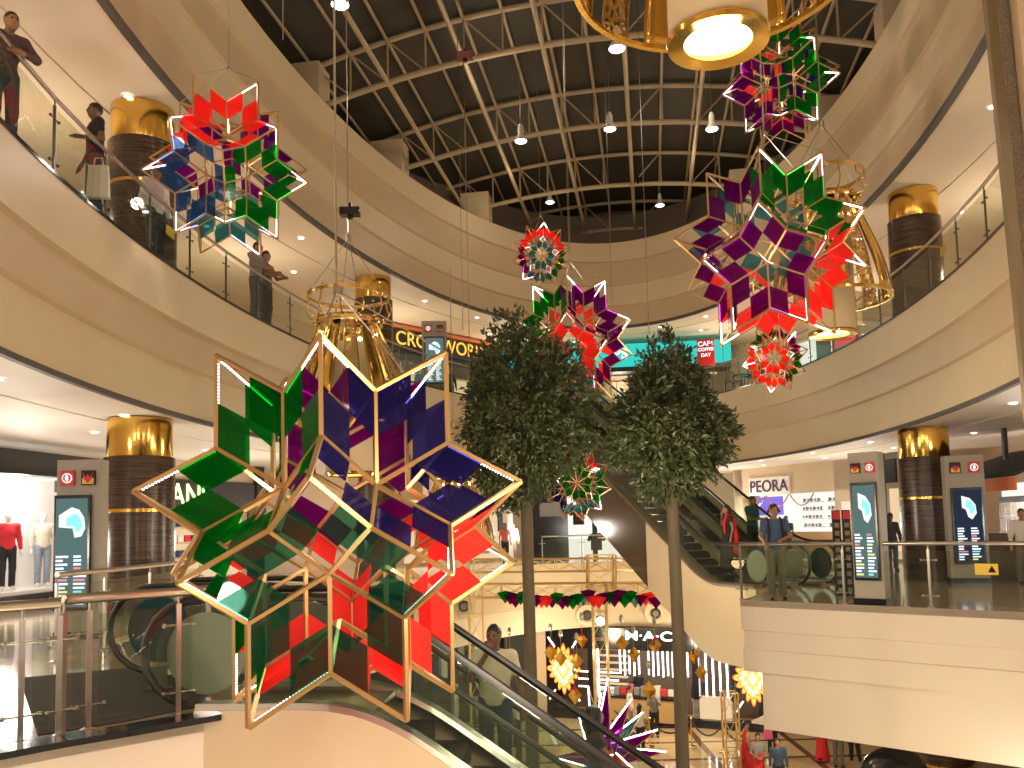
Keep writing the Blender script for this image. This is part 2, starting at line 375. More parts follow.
# ------------------------------------------------------------------ roof
def zb(u): return 14.35-.0195*(u-CU)**2
b = MB(); n = 24; us = [CU+(-9.4+18.8*i/n) for i in range(n+1)]; vs = []
for v_ in (-4, 42):
    for u_ in us: vs.append((*W(u_, v_), zb(u_)+1.32))
b.add(vs, [(i, n+1+i, n+2+i, i+1) for i in range(n)]); struct(b.build('ceiling_roof_vault', M['roof'], smooth=True))
b = MB(); vs = []
for u_ in us: vs += [(*W(u_, 38.0), 13.1), (*W(u_, 38.0), zb(u_)+1.35)]
b.add(vs, [(2*i, 2*i+2, 2*i+3, 2*i+1) for i in range(n)]); struct(b.build('wall_gable', M['gable']))
pu = [-.3-2.15*4+2.15*i for i in range(8)]
for k, v_ in enumerate((1.5, 6.55, 11.6, 16.65, 21.7, 26.7, 31.7, 36.6)):
    x, y = W(CU, v_); root = empty('roof_truss', (x, y, 13))
    def L3(u_, dz): X, Y = W(u_, v_); return (X-x, Y-y, zb(u_)+dz-13)
    uu = [CU-8.9+17.8*i/32 for i in range(33)]
    nm = ('directly overhead', 'second from the near end', 'third from the near end', 'over the big suspended star', 'over the nearer tree', 'over the middle of the far half', 'just short of the far curve of the oval', 'standing against the far gable wall')[k]
    tag(root, 'beige arched steel roof truss '+nm, 'roof truss', 'arched roof trusses')
    b = MB(); b.tube([L3(u_, 0) for u_ in uu], .085, 8); b.build('bottom_chord', M['roofsteel'], root, True)
    b = MB(); b.tube([L3(u_, 1.2) for u_ in uu], .075, 8); b.build('top_chord', M['roofsteel'], root, True)
    b = MB(); us_ = [CU-8.9]+[p for p in pu if abs(p-CU) < 8.8]+[CU+8.9]
    hu = sorted(us_+[(a+c)/2 for a, c in zip(us_[:-1], us_[1:])])
    for i, u_ in enumerate(hu):
        b.tube([L3(u_, 0), L3(u_, 1.2)], .032, 6)
        if i < len(hu)-1:
            a, c = (L3(u_, 0), L3(hu[i+1], 1.2)) if u_ > CU+.2 else (L3(u_, 1.2), L3(hu[i+1], 0))
            if i % 2 == 0 or abs(u_-CU) > 5: b.tube([a, c], .026, 6)
    b.build('web_bracing', M['roofsteel'], root, True)
for i, u_ in enumerate(pu):
    b = MB(); b.tube([(*W(u_, -2), zb(u_)), (*W(u_, 37.8), zb(u_))], .07, 8)
    o = b.build('roof_purlin', M['roofsteel'], None, True); tag(o, 'long beige roof tube crossing the arches, '+('leftmost of the eight', 'second from the left', 'third from the left', 'fourth from the left', 'fifth from the left, near the crown', 'sixth from the left', 'seventh from the left', 'rightmost of the eight')[i], 'roof tube', 'long roof tubes')
    b = MB(); uu_ = u_+1.07; b.tube([(*W(uu_, -2), zb(uu_)+1.2), (*W(uu_, 37.8), zb(uu_)+1.2)], .05, 6)
    b.tube([(*W(u_, -2), zb(u_)+1.2), (*W(u_, 37.8), zb(u_)+1.2)], .05, 6)
    tag(b.build('sheeting_rail', M['roofsteel'], o, True))
# piers carrying the trusses
for k, v_ in enumerate((6.55, 11.6, 16.65, 21.7, 26.7, 31.7)):
    q = sqrt(max(.0, 1-((v_-CV)/(BB+.7))**2))
    for s in (-1, 1):
        u_ = CU+s*(AA+.75)*q+0; b = MB()
        x, y = W(u_, v_); b.box((x, y, 13.75), (1.1, .8, 1.3), -TH)
        struct(b.build('wall_truss_pier', M['plaster']))
# ------------------------------------------------------------------ gallery railings
def balustrade(name, label, path, ph, z, h=1.08, lean=0, postm='darksteel', rail='handrail_steel', group=None, cat='railing', pane_in=.03, sticker=None, rr=.032):
    """path: plan points of every post; glass panes between posts; railing stands at height z"""
    c = np.mean(np.array(path), 0); root = empty(name, (c[0], c[1], z)); tag(root, label, cat, group)
    pts = [np.array(p)-c for p in path]
    b = MB(); b.tube([(*p, h) for p in pts], rr, 10); b.build('handrail', M[rail], root, True)
    for i, p in enumerate(pts):
        a = pts[i-1] if i > 0 else p; e = pts[i+1] if i < len(pts)-1 else p
        d = (e-a)/np.linalg.norm(e-a); nn = np.array((-d[1], d[0])); an = atan2(d[1], d[0])
        b = MB(); b.box((p[0], p[1], h/2-.05), (.04, .028, h-.1), an); b.lathe([(.06, 0), (.06, .015), (.03, .03)], (p[0], p[1], 0), 12)
        b.tube([(*p, h-.12), (*p, h-.02)], .01, 6)
        for zz in (.2, h-.28):
            b.tube([(p[0]-d[0]*.12, p[1]-d[1]*.12, zz), (p[0]+d[0]*.12, p[1]+d[1]*.12, zz)], .01, 6)
            for s in (-1, 1): b.ball((p[0]+s*d[0]*.12, p[1]+s*d[1]*.12, zz), .022, 6)
        b.build('post', M[postm], root, True)
    for i in range(len(pts)-1):
        a, e = pts[i], pts[i+1]; d = (e-a)/np.linalg.norm(e-a); b = MB()
        a2, e2 = a+d*.07, e-d*.07; mz = (.06+h-.13)/2; m_ = (a2+e2)/2
        b.box((m_[0], m_[1], mz), (np.linalg.norm(e2-a2), .012, h-.19), atan2(d[1], d[0])); pn = b.build('glass_pane', M[ph], root)
        if sticker and i in sticker:
            b = MB(); q = a+d*np.linalg.norm(e-a)*.5; nn = np.array((d[1], -d[0]))*.012
            for sg in (1,):
                b.box((q[0]+nn[0], q[1]+nn[1], h-.42), (.34, .004, .18), atan2(d[1], d[0])); st = b.build('warning_sticker', M['yellow'], root)
                b = MB(); t = np.array((d[0], d[1], 0)); q3 = np.array((q[0]+nn[0]*1.5+d[0]*.08, q[1]+nn[1]*1.5+d[1]*.08, h-.42))
                b.plate([q3-t*.06-(0, 0, .05), q3+t*.06-(0, 0, .05), q3+(0, 0, .06)], (d[1], -d[0], 0), .003); b.build('warning_triangle', M['black'], root)
    return root
def ell_path(t0, t1, off, step=1.55):
    pts = []; t = t0
    while t <= t1:
        pts.append(ell(t, off)); dx = sqrt(((AA+off)*sin(t))**2+((BB+off)*cos(t))**2); t += step/dx
    return pts
balustrade('glass_balustrade', 'long curved glass balustrade with bronze handrail around the upper gallery', ell_path(radians(-62), radians(242), .07, 1.62), 'glass', ZU, sticker=(9, 36, 42))
balustrade('glass_balustrade', 'glass railing along the far edge of the middle floor, behind the topiary trunks', ell_path(radians(58), radians(118), .07, 1.7), 'glass', 0, rail='steel', postm='steel')
rp = [np.array(RC1)+dR*t+np.array((.06, .08)) for t in (0, 2.0, 3.45, 5.2, 7.0, 9.5)]
balustrade('glass_balustrade', 'glass railing on the pale right-hand platform where the man with headphones leans', rp, 'glass', 0, rail='steel', postm='steel', sticker=(2,), rr=.035)
balustrade('glass_balustrade', 'short glass railing with satin tube closest to the escalator discs on the left landing', [P(62, 737, z=0)[:2], P(88, 731, z=0)[:2], P(178, 716.5, z=0)[:2], P(208, 712, z=0)[:2]], 'glass', 0, h=1.05, rail='handrail_steel', postm='steel', rr=.042)
balustrade('glass_balustrade', 'glass railing with satin tube cut by the left edge of the photo', [P(-60, 757, z=0)[:2], P(20, 744, z=0)[:2], P(58, 738, z=0)[:2]], 'glass', 0, h=1.03, rail='handrail_steel', postm='steel', rr=.042)
r2 = [P(57, 577, d=10.6), P(105, 573, d=11.6), P(150, 567, d=13), P(200, 559, d=15)]
balustrade('glass_balustrade', 'glass railing behind the escalator discs, in front of the wood-clad column', [p[:2] for p in r2], 'glass', 0, h=1.07, rail='handrail_steel', postm='steel', rr=.034)
# ------------------------------------------------------------------ columns
def column(name, x, y, z0, z1, label, group=None):
    root = empty(name, (x, y, z0)); tag(root, label, 'column', group); H = z1-z0
    b = MB(); b.lathe([(.62, 0), (.62, H*.53)], n=40, cap=False); b.lathe([(.62, H*.53+.06), (.62, H-.72)], n=40); b.build('wood_cladding', M['wood'], root, True)
    b = MB(); b.lathe([(.61, H*.53-.01), (.635, H*.53), (.635, H*.53+.06), (.61, H*.53+.07)], n=40, cap=False); b.build('gold_band', M['gold'], root, True)
    b = MB(); b.lathe([(.56, H-.73), (.575, H-.7), (.575, H)], n=40); b.build('gold_capital', M['gold'], root, True)
    return root
cl = P(140, 455, d=15.8); cr_ = P(924, 455, d=20.9); cm = P(373, 262, d=27.2)
column('round_column', cl[0], cl[1], 0, 3.68, 'wood-clad round column with gold top beside the JEANS shop, middle floor left')
column('round_column', cr_[0], cr_[1], 0, 3.68, 'wood-clad round column with gold top between the two directory totems on the right')
column('round_column', cm[0], cm[1], 0, 3.68, 'wood-clad gold-topped column seen through the big star, middle floor')
column('round_column', cl[0], cl[1], 6.25, 9.66, 'wood and gold column on the upper gallery behind the red and green star, top left')
column('round_column', cr_[0]+.1, cr_[1], 6.25, 9.66, 'wood and gold column on the upper gallery at the right')
column('round_column', cm[0], cm[1], 6.25, 9.66, 'wood and gold column on the upper gallery behind the lantern crown')
cl2 = P(945, 745, d=20.5)
column('round_column', cl2[0], cl2[1], ZL, -2.51, 'brown column below the right-hand platform on the lowest floor')
# ------------------------------------------------------------------ stars
PHI = (1+5**.5)/2; V = []
for a in (-1, 1):
    for b_ in (-PHI, PHI): V += [(0, a, b_), (a, b_, 0), (b_, 0, a)]
V = np.array(V)/sqrt(1+PHI*PHI)
ADJ = [[j for j in range(12) if j != i and V[i]@V[j] > .4] for i in range(12)]
FACES = []   # rhombs: hub i, mid i+j, tip i+j+k, mid i+k
for i in range(12):
    for j in ADJ[i]:
        for k in ADJ[i]:
            if j < k and V[j]@V[k] > .4: FACES.append((i, j, k))
EDGES = set()
for i, j, k in FACES:
    for a, c in ((V[i], V[i]+V[j]), (V[i], V[i]+V[k]), (V[i]+V[j], V[i]+V[j]+V[k]), (V[i]+V[k], V[i]+V[j]+V[k])):
        EDGES.add((tuple(np.round(a, 5)), tuple(np.round(c, 5))))
EDGES = sorted(EDGES)
CNAME = {'R': 'red', 'G': 'green', 'P': 'purple', 'B': 'indigo', 'T': 'smoky teal', 'D': 'bottle green', 'L': 'slate blue'}
def star(label, c, R, e, hubs, bw, led_n=14, dots=False, seed=1, top=None, framem='goldbar', group=None, power=9, shade=0):
    root = empty('star_lantern', tuple(c))
    # orientation of the whole star is baked into its parts so that cables hang plumb
    Rn = np.diag((1, 1, 1.12)) @ np.array(R); U = (Rn @ V.T).T*e
    tag(root, label, 'star lantern', group)
    b = MB()
    for a, d in EDGES:
        a3, d3 = Rn @ np.array(a)*e, Rn @ np.array(d)*e; b.bar(a3, d3, bw, bw*1.0, up=tuple((a3+d3)/np.linalg.norm(a3+d3)))
    b.build('frame', M[framem], root)
    for i, j, k in FACES:
        h, n1, n2, t = U[i], U[i]+U[j], U[i]+U[k], U[i]+U[j]+U[k]; cc = (h+t)/2
        nrm = np.cross(n1-h, n2-h); nrm /= np.linalg.norm(nrm); b = MB()
        for n_ in (n1, n2):
            q = [(h+n_)/2, n_, (n_+t)/2, cc]; g = sum(q)/4; q = [g+(p-g)*.985 for p in q]; b.plate(q, nrm, .006)
        o = b.build('acrylic_panel', GC[hubs[i]], root); tag(o, CNAME[hubs[i]]+' acrylic panel pair')
    rnd = random.Random(seed); tips = {}
    for i, j, k in FACES: tips.setdefault(tuple(sorted((i, j, k))), []).append((i, j))
    ks = sorted(tips); rnd.shuffle(ks); cnt = 0; led_n = int(led_n*1.35)
    toward = EYE-np.array(c); toward /= np.linalg.norm(toward)
    ks.sort(key=lambda q: -sum(U[m] for m in q)@toward/e+rnd.random()*1.6)
    for q in ks:
        t = sum(U[m] for m in q); mids = [U[q[0]]+U[q[1]], U[q[1]]+U[q[2]], U[q[0]]+U[q[2]]]; rnd.shuffle(mids)
        for m_ in mids[:3 if rnd.random() < .4 else 2]:
            if cnt >= led_n: break
            f0, f1 = (.0, rnd.choice((.5, .95, .95)))
            a, d = t+(m_-t)*.04, t+(m_-t)*f1; inw = -t/np.linalg.norm(t)*bw*1.1; b = MB()
            if dots:
                L = np.linalg.norm(d-a); nn = int(L/.022)
                for z in range(nn): b.box(tuple(a+(d-a)*(z+.5)/nn+inw), (.009, .009, .009))
            else: b.bar(a+inw, d+inw, bw*.62)
            b.build('led_strip', M['ledpink'] if rnd.random() < .22 else M['led'], root); cnt += 1
    # suspension: three wires from upper tips to a ring, then one cable
    T = sorted([sum(U[m] for m in q) for q in tips], key=lambda p: -p[2])[:3]; apex = np.array((0, 0, T[0][2]+e*.9)); b = MB()
    for t in T: b.tube([t, apex], .006, 5)
    b.tube([apex, (0, 0, (top or 14.5)-c[2])], .006, 6); b.lathe([(.0, -.05), (.03, -.03), (.03, .03), (0, .05)], tuple(apex), 8)
    b.build('suspension_cable', M['steel'], root)
    light('POINT', 'star_led_light', tuple(c), power, (1, .85, .8), .12)
    return root
ST = [
 ('largest star lantern, green left and red right panels, hanging close above the escalator landing', (-1.263, 6.156, 1.551), [[0.3384, 0.7575, -0.5582], [-0.3945, 0.6528, 0.6467], [0.8543, 0.0014, 0.5197]], .58, 'DGRGRBRGRPBP', .027, 26, True),
 ('big star lantern with purple centre, green top and red base, upper right', (3.783, 11.977, 5.379), [[0.1127, 0.9719, -0.2066], [-0.5122, 0.235, 0.8261], [0.8515, 0.0128, 0.5243]], .58, 'PPRTRGRPRTGG', .024, 20, False),
 ('star lantern with red top and blue and green sides beside the top-left gallery', (-4.629, 13.805, 7.593), [[-0.6585, -0.4074, 0.6328], [0.5304, 0.3452, 0.7743], [-0.5339, 0.8455, -0.0112]], .58, 'LGRGRLRTPPPT', .024, 20, False),
 ('star lantern with bright red centre over the left topiary tree', (1.356, 18.213, 5.517), [[0.2391, 0.8825, -0.4051], [-0.4541, 0.4703, 0.7567], [0.8583, 0.003, 0.5132]], .58, 'RGTGRPPGTRPP', .026, 18, False),
 ('small red-topped star lantern hanging farther back above the red-centred one', (0.822, 19.903, 7.984), [[-0.8661, -0.4029, 0.2959], [0.1879, 0.286, 0.9396], [-0.4632, 0.8694, -0.172]], .3, 'TGRGRPRTRGRP', .02, 14, False),
 ('green and purple star lantern beside the glowing lamp disc, top right', (6.427, 18.981, 11.684), [[-0.2262, -0.1276, 0.9657], [0.8284, 0.4964, 0.2596], [-0.5125, 0.8587, -0.0066]], .58, 'PGGGRPPPGBRR', .028, 18, False),
 ('small red star lantern hanging just under the big purple-centred one', (5.751, 18.273, 5.045), [[-0.8204, -0.2553, 0.5116], [0.3512, 0.4812, 0.8032], [-0.4513, 0.8386, -0.3051]], .3, 'RGPRRRGRRRRR', .02, 14, False),
 ('small star lantern half hidden behind the left topiary tree crown', (1.325, 17.456, 2.387), [[-0.7102, -0.555, 0.4331], [0.0879, 0.5405, 0.8367], [-0.6985, 0.6323, -0.3351]], .3, 'GGRTTBRTTTBT', .02, 14, False)]
for n, (lab, c, R, e, hubs, bw, ln, dots) in enumerate(ST):
    star(lab, c, R, e, hubs, bw, ln, dots, seed=n+3, power=(32 if n == 0 else 55 if e > .5 else 16))
# spiky floor star in front of the cosmetics shop
def spike_star():
    c = P(604, 758, d=24.5); root = empty('spiky_star', (c[0], c[1], c[2])); tag(root, 'spiky star of purple, blue and red shards with white lit edges on the lowest floor', 'floor star')
    rnd = random.Random(5)
    dirs = [(-.95, 0, .55), (-.55, -.2, 1.05), (-.28, .1, 1.5), (.0, .2, 1.35), (.12, -.2, 1.75), (.62, -.1, 1.25), (.9, .2, .9), (1.15, -.2, .62), (1.35, 0, .1), (-1.1, -.2, .1), (-.7, -.5, -.4), (.8, -.5, -.35), (.1, -.9, .3), (-.2, .9, .6), (.5, .8, .4), (0, -.3, -1)]
    cols = 'PPTPPPTPPPTRRTPR'
    for d, k in zip(dirs, cols):
        d = np.array(d, float); L = np.linalg.norm(d); u_ = d/L; q = np.cross(u_, (0, 1, .2)); q /= np.linalg.norm(q); p = np.cross(q, u_)
        base = u_*.28; tip = d*1.3; ring = [base+(q*cos(a)+p*sin(a))*.31 for a in (0, 2*pi/3, 4*pi/3)]
        b = MB(); b.add([*ring, tip, (0, 0, 0)], [(0, 1, 3), (1, 2, 3), (2, 0, 3), (1, 0, 4), (2, 1, 4), (0, 2, 4)]); sp = b.build('spike', GC[k], root)
        b = MB(); b.bar(ring[0], tip, .03); b.build('led_strip', M['led'], sp)
        b = MB(); b.bar(ring[1], tip, .02); b.bar(ring[2], tip, .02); b.build('edge_frame', M['goldbar'], sp)
    b = MB(); b.lathe([(.7, ZL-c[2]), (.7, ZL-c[2]+.12), (.12, ZL-c[2]+.16), (.1, 0)], n=20); b.build('stand', M['gold'], root, True)
spike_star()
# ------------------------------------------------------------------ bell lanterns
def lantern(x, y, z, label, s=1., power=26, top=14.5, drop=.72, flare=.62):
    """z = height of the bottom of the bell"""
    root = empty('bell_lantern', (x, y, z)); tag(root, label, 'lantern'); root.scale = (s, s, s)
    H = 1.9
    b = MB(); b.lathe([(.69, 2.34), (.71, 2.33), (.71, 2.40), (.69, 2.39), (.69, 2.34)], n=40, cap=False); cr = b.build('crown_ring', M['brass'], root, True)
    for k in range(12):
        b = MB(); a = 2*pi*k/12; d = np.array((cos(a), sin(a), 0)); z_ = np.array((0, 0, 1))
        b.tube([d*.55+z_*1.93, d*.68+z_*1.98, d*.74+z_*2.1, d*.70+z_*2.24, d*.68+z_*2.34], .014, 6)
        b.ball(tuple(d*.60+z_*1.9), .035, 6); b.ball(tuple(d*.66+z_*2.44), .022, 6)
        b.build('scroll_arm', M['brass'], cr, True)
    b = MB(); b.lathe([(.50, 1.86), (.56, 1.84), (.58, 1.9), (.56, 1.96), (.50, 1.94), (.50, 1.86)], n=40, cap=False); b.build('neck_ring', M['brass'], root, True)
    def rad(t): return .50+flare*sin(t*pi/2*.95)**1.1   # t: 0 neck, 1 bottom
    N = 14
    for k in range(N):
        a0 = 2*pi*k/N; ha = pi/N*.62; b = MB(); vs = []; n = 12
        for i in range(n+1):
            t = i/n; r = rad(t); zz = 1.86*(1-t)
            for j in range(4): a = a0-ha+2*ha*j/3; vs.append((r*cos(a), r*sin(a), zz))
        fs = [(i*4+j, i*4+j+1, (i+1)*4+j+1, (i+1)*4+j) for i in range(n) for j in range(3)]; b.add(vs, fs)
        m_ = 'filigree' if k % 2 else 'gold'
        o = b.build('strap', M[m_], root, True); tag(o, 'perforated gold strap' if k % 2 else 'plain polished gold strap')
        sm = o.modifiers.new('thick', 'SOLIDIFY'); sm.thickness = .012
        b = MB()
        for sg in (-1, 1): b.tube([(rad(i/n)*1.004*cos(a0+sg*ha), rad(i/n)*1.004*sin(a0+sg*ha), 1.86*(1-i/n)) for i in range(n+1)], .012, 5)
        b.build('strap_edge', M['brass'], o, True)
    R1 = rad(1); b = MB(); b.lathe([(R1-.02, -.02), (R1+.03, -.025), (R1+.03, .03), (R1-.02, .02), (R1-.02, -.02)], n=48, cap=False); b.build('rim', M['gold'], root, True)
    b = MB(); b.lathe([(.40, 1.5), (.40, -drop)], n=36, cap=False); sh = b.build('inner_shade', M['beige_shade'], root, True)
    sm = sh.modifiers.new('thick', 'SOLIDIFY'); sm.thickness = .02
    b = MB(); b.lathe([(.29, -drop-.02), (.43, -drop-.04), (.44, -drop), (.42, -drop+.03), (.30, -drop+.02), (.29, -drop-.02)], n=40, cap=False); b.build('shade_rim', M['gold'], root, True)
    b = MB(); b.lathe([(0, -drop+.12), (.30, -drop+.12), (.32, -drop+.04)], n=36, cap=False); b.build('diffuser', M['lampwarm'], root, True)
    b = MB()
    for k in range(6): b.ball((.47*cos(k*pi/3+.3), .47*sin(k*pi/3+.3), 1.72), .035, 6)
    b.build('bulb', M['fire'], root, True)
    b = MB()
    for k in range(4): a = k*pi/2+.4; b.tube([(.68*cos(a), .68*sin(a), 2.4), (0, 0, 3.4)], .007, 5)
    b.tube([(0, 0, 3.4), (0, 0, (top-z)/s)], .012, 6); b.lathe([(0, 3.3), (.05, 3.34), (.05, 3.46), (0, 3.5)], n=8); b.build('suspension_cable', M['steel'], root)
    light('POINT', 'lantern_lamp', (x, y, z-(drop+.13)*s), power, (1, .7, .34), .2)
    light('POINT', 'lantern_neck_lamp', (x, y, z+1.6*s), power*.35, (1, .66, .28), .1)
    return root
lc = P(350, 432, d=14.5); lantern(lc[0], lc[1], lc[2], 'gold bell lantern with pierced straps hanging right behind the largest star')
lc = P(831, 301, d=15.6); lantern(lc[0], lc[1], lc[2], 'gold bell lantern hanging at the right behind the purple-centred star', drop=.62, flare=.55)
lc = P(718, 42, d=7.05); lantern(lc[0], lc[1], lc[2]+.64, 'gold bell lantern whose glowing round bottom fills the top of the photo', drop=.62, flare=.72)
lc = P(455, 545, d=24); lantern(lc[0], lc[1], lc[2], 'distant gold bell lantern hanging lower between the largest star and the left tree trunk', s=1., top=9)
# ------------------------------------------------------------------ escalators
def escalator(name, label, org, ang, run_sl, rise, flat0, flat1, width=1.04, truss=1.1, clad='plaster_pink', group=None, disc='frost', cladm2=None, split=None, deckw=1.2):
    """org = plan+height of the comb line where the incline starts; ang = plan heading of travel away from it.
    rise>0 goes up, rise<0 goes down. flat0 = length of level part before org, flat1 after the far end"""
    root = empty(name, org, ang); tag(root, label, 'escalator', group); sg = 1 if rise > 0 else -1
    R = abs(rise); run = R/tan(run_sl); kk = tan(run_sl)*sg
    def zc(s):   # smooth height of the tread line
        c_ = .55
        def soft(x): return 0 if x < -c_ else (x if x > c_ else (x+c_)**2/(4*c_))
        return kk*(soft(s)-soft(s-run))
    S0, S1 = -flat0, run+flat1
    ss = [S0, -1, -.55, -.35, -.15, 0, .15, .35, .55, .9]+[run*i/8 for i in range(1, 8)]+[run-.55, run-.3, run, run+.3, run+.55, run+.8, S1]
    ss = sorted(s for s in set(ss) if S0 <= s <= S1)
    r_ = .44
    for side in (-1, 1):
        y = side*width/2
        # glass
        b = MB(); top = []; bot = []
        for s in ss: top.append((s, y, zc(s)+.93)); bot.append((s, y, zc(s)+.10))
        a0 = [(S0-r_*.9*sin(t), y, zc(S0)+.10+.415-.415*cos(t)) for t in np.linspace(0.15, pi-.15, 9)]
        a1 = [(S1+r_*.9*sin(t), y, zc(S1)+.10+.415-.415*cos(t)) for t in np.linspace(pi-.15, .15, 9)]
        loop = bot[::-1]+a0+top+a1; n = len(loop)
        # triangulate as strips: flat polygons per segment
        vs = top+bot; m_ = len(ss); fs = [(i, i+1, m_+i+1, m_+i) for i in range(m_-1)]; b.add(vs, fs)
        b.add(a0+[top[0], bot[0]], [tuple(range(9))+(9, 10)]); b.add(a1+[bot[-1], top[-1]], [tuple(range(9))+(9, 10)])
        g = b.build('glass_side', M['escglass'], root); sm = g.modifiers.new('thick', 'SOLIDIFY'); sm.thickness = .012; sm.offset = 0
        # newel disc look
        if disc:
            b = MB(); cz = zc(S0)+.515; b.plate([(S0+.06+.35*cos(t), y, cz+.35*sin(t)) for t in np.linspace(0, 2*pi, 33)[:-1]], (0, 1, 0), .022)
            d_ = b.build('newel_disc', M[disc], root)
        # handrail
        b = MB(); pts = [(s, y, zc(s)+.98) for s in ss]
        e0 = [(S0-.5*sin(t), y, zc(S0)+.98-.46+.46*cos(t)) for t in np.linspace(.25, pi*.93, 9)]
        e1 = [(S1+.5*sin(t), y, zc(S1)+.98-.46+.46*cos(t)) for t in np.linspace(.25, pi*.93, 9)]
        b.tube(e0[::-1]+pts+e1, .036, 8); b.build('handrail', M['rubber'], root, True)
        # deck profile
        b = MB(); K = [(-.06, .0), (.06, .0), (.085, .05), (.07, .10), (-.07, .10), (-.085, .05)]; vs = []
        for s in ss:
            for dy, dz in K: vs.append((s, y+dy*deckw, zc(s)+dz))
        fs = [(i*6+k, (i+1)*6+k, (i+1)*6+(k+1) % 6, i*6+(k+1) % 6) for i in range(m_-1) for k in range(6)]+[(0, 1, 2, 3, 4, 5), tuple((m_-1)*6+k for k in (5, 4, 3, 2, 1, 0))]
        b.add(vs, fs); b.build('deck_rail', M['steel'], root, False)
        # cladding panel
        b = MB(); vs = []
        for s in ss: vs += [(s, y+side*.10, zc(s)+.05), (s, y+side*.10, zc(s)-truss)]
        for i in range(m_-1):
            b.cur = 1 if (split and ss[i] < split) else 0; b.add([vs[2*i], vs[2*i+2], vs[2*i+3], vs[2*i+1]], [(0, 1, 2, 3)])
        c_ = b.build('side_cladding', [M[clad], M['plaster']], root); sm = c_.modifiers.new('thick', 'SOLIDIFY'); sm.thickness = .03; sm.offset = 0
    b = MB(); hw = width/2+.1; vs = []
    for s in ss: vs += [(s, -hw, zc(s)-truss), (s, hw, zc(s)-truss)]
    vs += [(S0, -hw, zc(S0)), (S0, hw, zc(S0)), (S1, -hw, zc(S1)), (S1, hw, zc(S1))]; q = 2*len(ss)
    b.add(vs, [(2*i, 2*i+1, 2*i+3, 2*i+2) for i in range(len(ss)-1)]+[(0, q, q+1, 1), (q-2, q-1, q+3, q+2)]); b.build('underside', M[cladm2 or clad], root)
    # steps
    b = MB(); sw = width/2-.03; n = int(run/.35)
    for i in range(n+1):
        s = run*i/(n+1); z = kk*(s if sg > 0 else s)+0
        zt = zc(s+.17)-.12; b.box((s+.17, 0, zt-.09), (.40, 2*sw, .18))
    b.build('steps', M['darksteel'], root)
    b = MB(); b.box(((S0)/2, 0, -.03), (flat0, 2*sw, .06)); b.box((run+flat1/2, 0, rise-.03), (flat1, 2*sw, .06)); b.build('landing_plate', M['steel'], root)
    return root
EA = -radians(4)
xA = (-1.2, 7.85, 0)
escalator('escalator', 'nearer of the two descending escalators below the largest star, with frosted newel disc', xA, EA, radians(35), ZL, 1.5, 1.6, clad='polished_clad', cladm2='plaster')
escalator('escalator', 'farther descending escalator carrying the man in the cream T-shirt', (-2.25, 9.75, 0), EA, radians(35), ZL, 1.65, 1.6, clad='darksteel', disc='teald')
ang = radians(90+22); rt = np.array((.927, .375)); o1 = np.array((5.0, 21.0))-rt*.32
escalator('escalator', 'left-hand rising escalator behind the topiary trunks, with the woman in the red scarf', (*(o1+rt*.55), 0.0), ang, radians(30), ZU, 1.9, 1.2, width=1.0, truss=1.8, clad='esc_side', cladm2='plaster', disc='frost', split=1.5, deckw=2.2)
escalator('escalator', 'right-hand rising escalator behind the man in the green polo', (*(o1+rt*2.35), 0.0), ang, radians(30), ZU, 1.9, 1.2, width=1.0, truss=1.3, clad='esc_side', cladm2='plaster', disc='teald', deckw=2.2)
# ------------------------------------------------------------------ lamps
for i, (px, py, d) in enumerate(BAYS):
    p = P(px, py, d=d); root = empty('high_bay_lamp', tuple(p))
    tag(root, ('white roof lamp just below the pierced band of the top lantern', 'roof lamp left of centre, above the small red-topped star', 'roof lamp in the middle of the row of three', 'roof lamp at the right of the row of three', 'small roof lamp lowest and farthest to the left', 'roof lamp cut by the top edge above the long cable', 'faint roof lamp against the gable wall')[i], 'roof lamp', 'high bay lamps')
    u_, v_ = UV(p[0], p[1]); H = max(.6, zb(u_)-p[2])
    b = MB(); b.lathe([(0, .01), (.15, .01), (.16, .04)], n=20); b.build('lamp_disc', M['lamp'], root, True)
    b = MB(); b.lathe([(.165, .02), (.16, .08), (.08, .2), (.08, .4), (.04, .5)], n=20, cap=False); b.build('housing', M['greywhite'], root, True)
    b = MB(); b.tube([(0, 0, .5), (0, 0, H)], .012, 5); b.build('stem', M['steel'], root)
def downlights(name, z, offs, ts, label, group):
    proto = None
    for off in offs:
        for t in ts:
            x, y = ell(t+off*.05, off)
            if proto is None:
                proto = empty(name, (x, y, z)); b = MB(); b.lathe([(0, -.012), (.075, -.012)], n=14, cap=True); b.build('lamp_lens', M['lamp'], proto)
                b = MB(); b.lathe([(.075, -.015), (.10, -.015), (.10, .0)], n=14, cap=False); b.build('trim_ring', M['white'], proto); o = proto
            else: o = copy_tree(proto); o.location = (x, y, z)
            tag(o, label, 'downlight', group)
TS = [radians(a) for a in range(-30, 215, 13)]
downlights('recessed_downlight', 3.69, (1.0, 2.9), TS, 'small round recessed downlight in the ceiling over the middle floor', 'downlights over the middle floor')
downlights('recessed_downlight', 9.66, (1.0, 2.9), TS, 'small round recessed downlight in the ceiling over the upper gallery', 'downlights over the upper gallery')
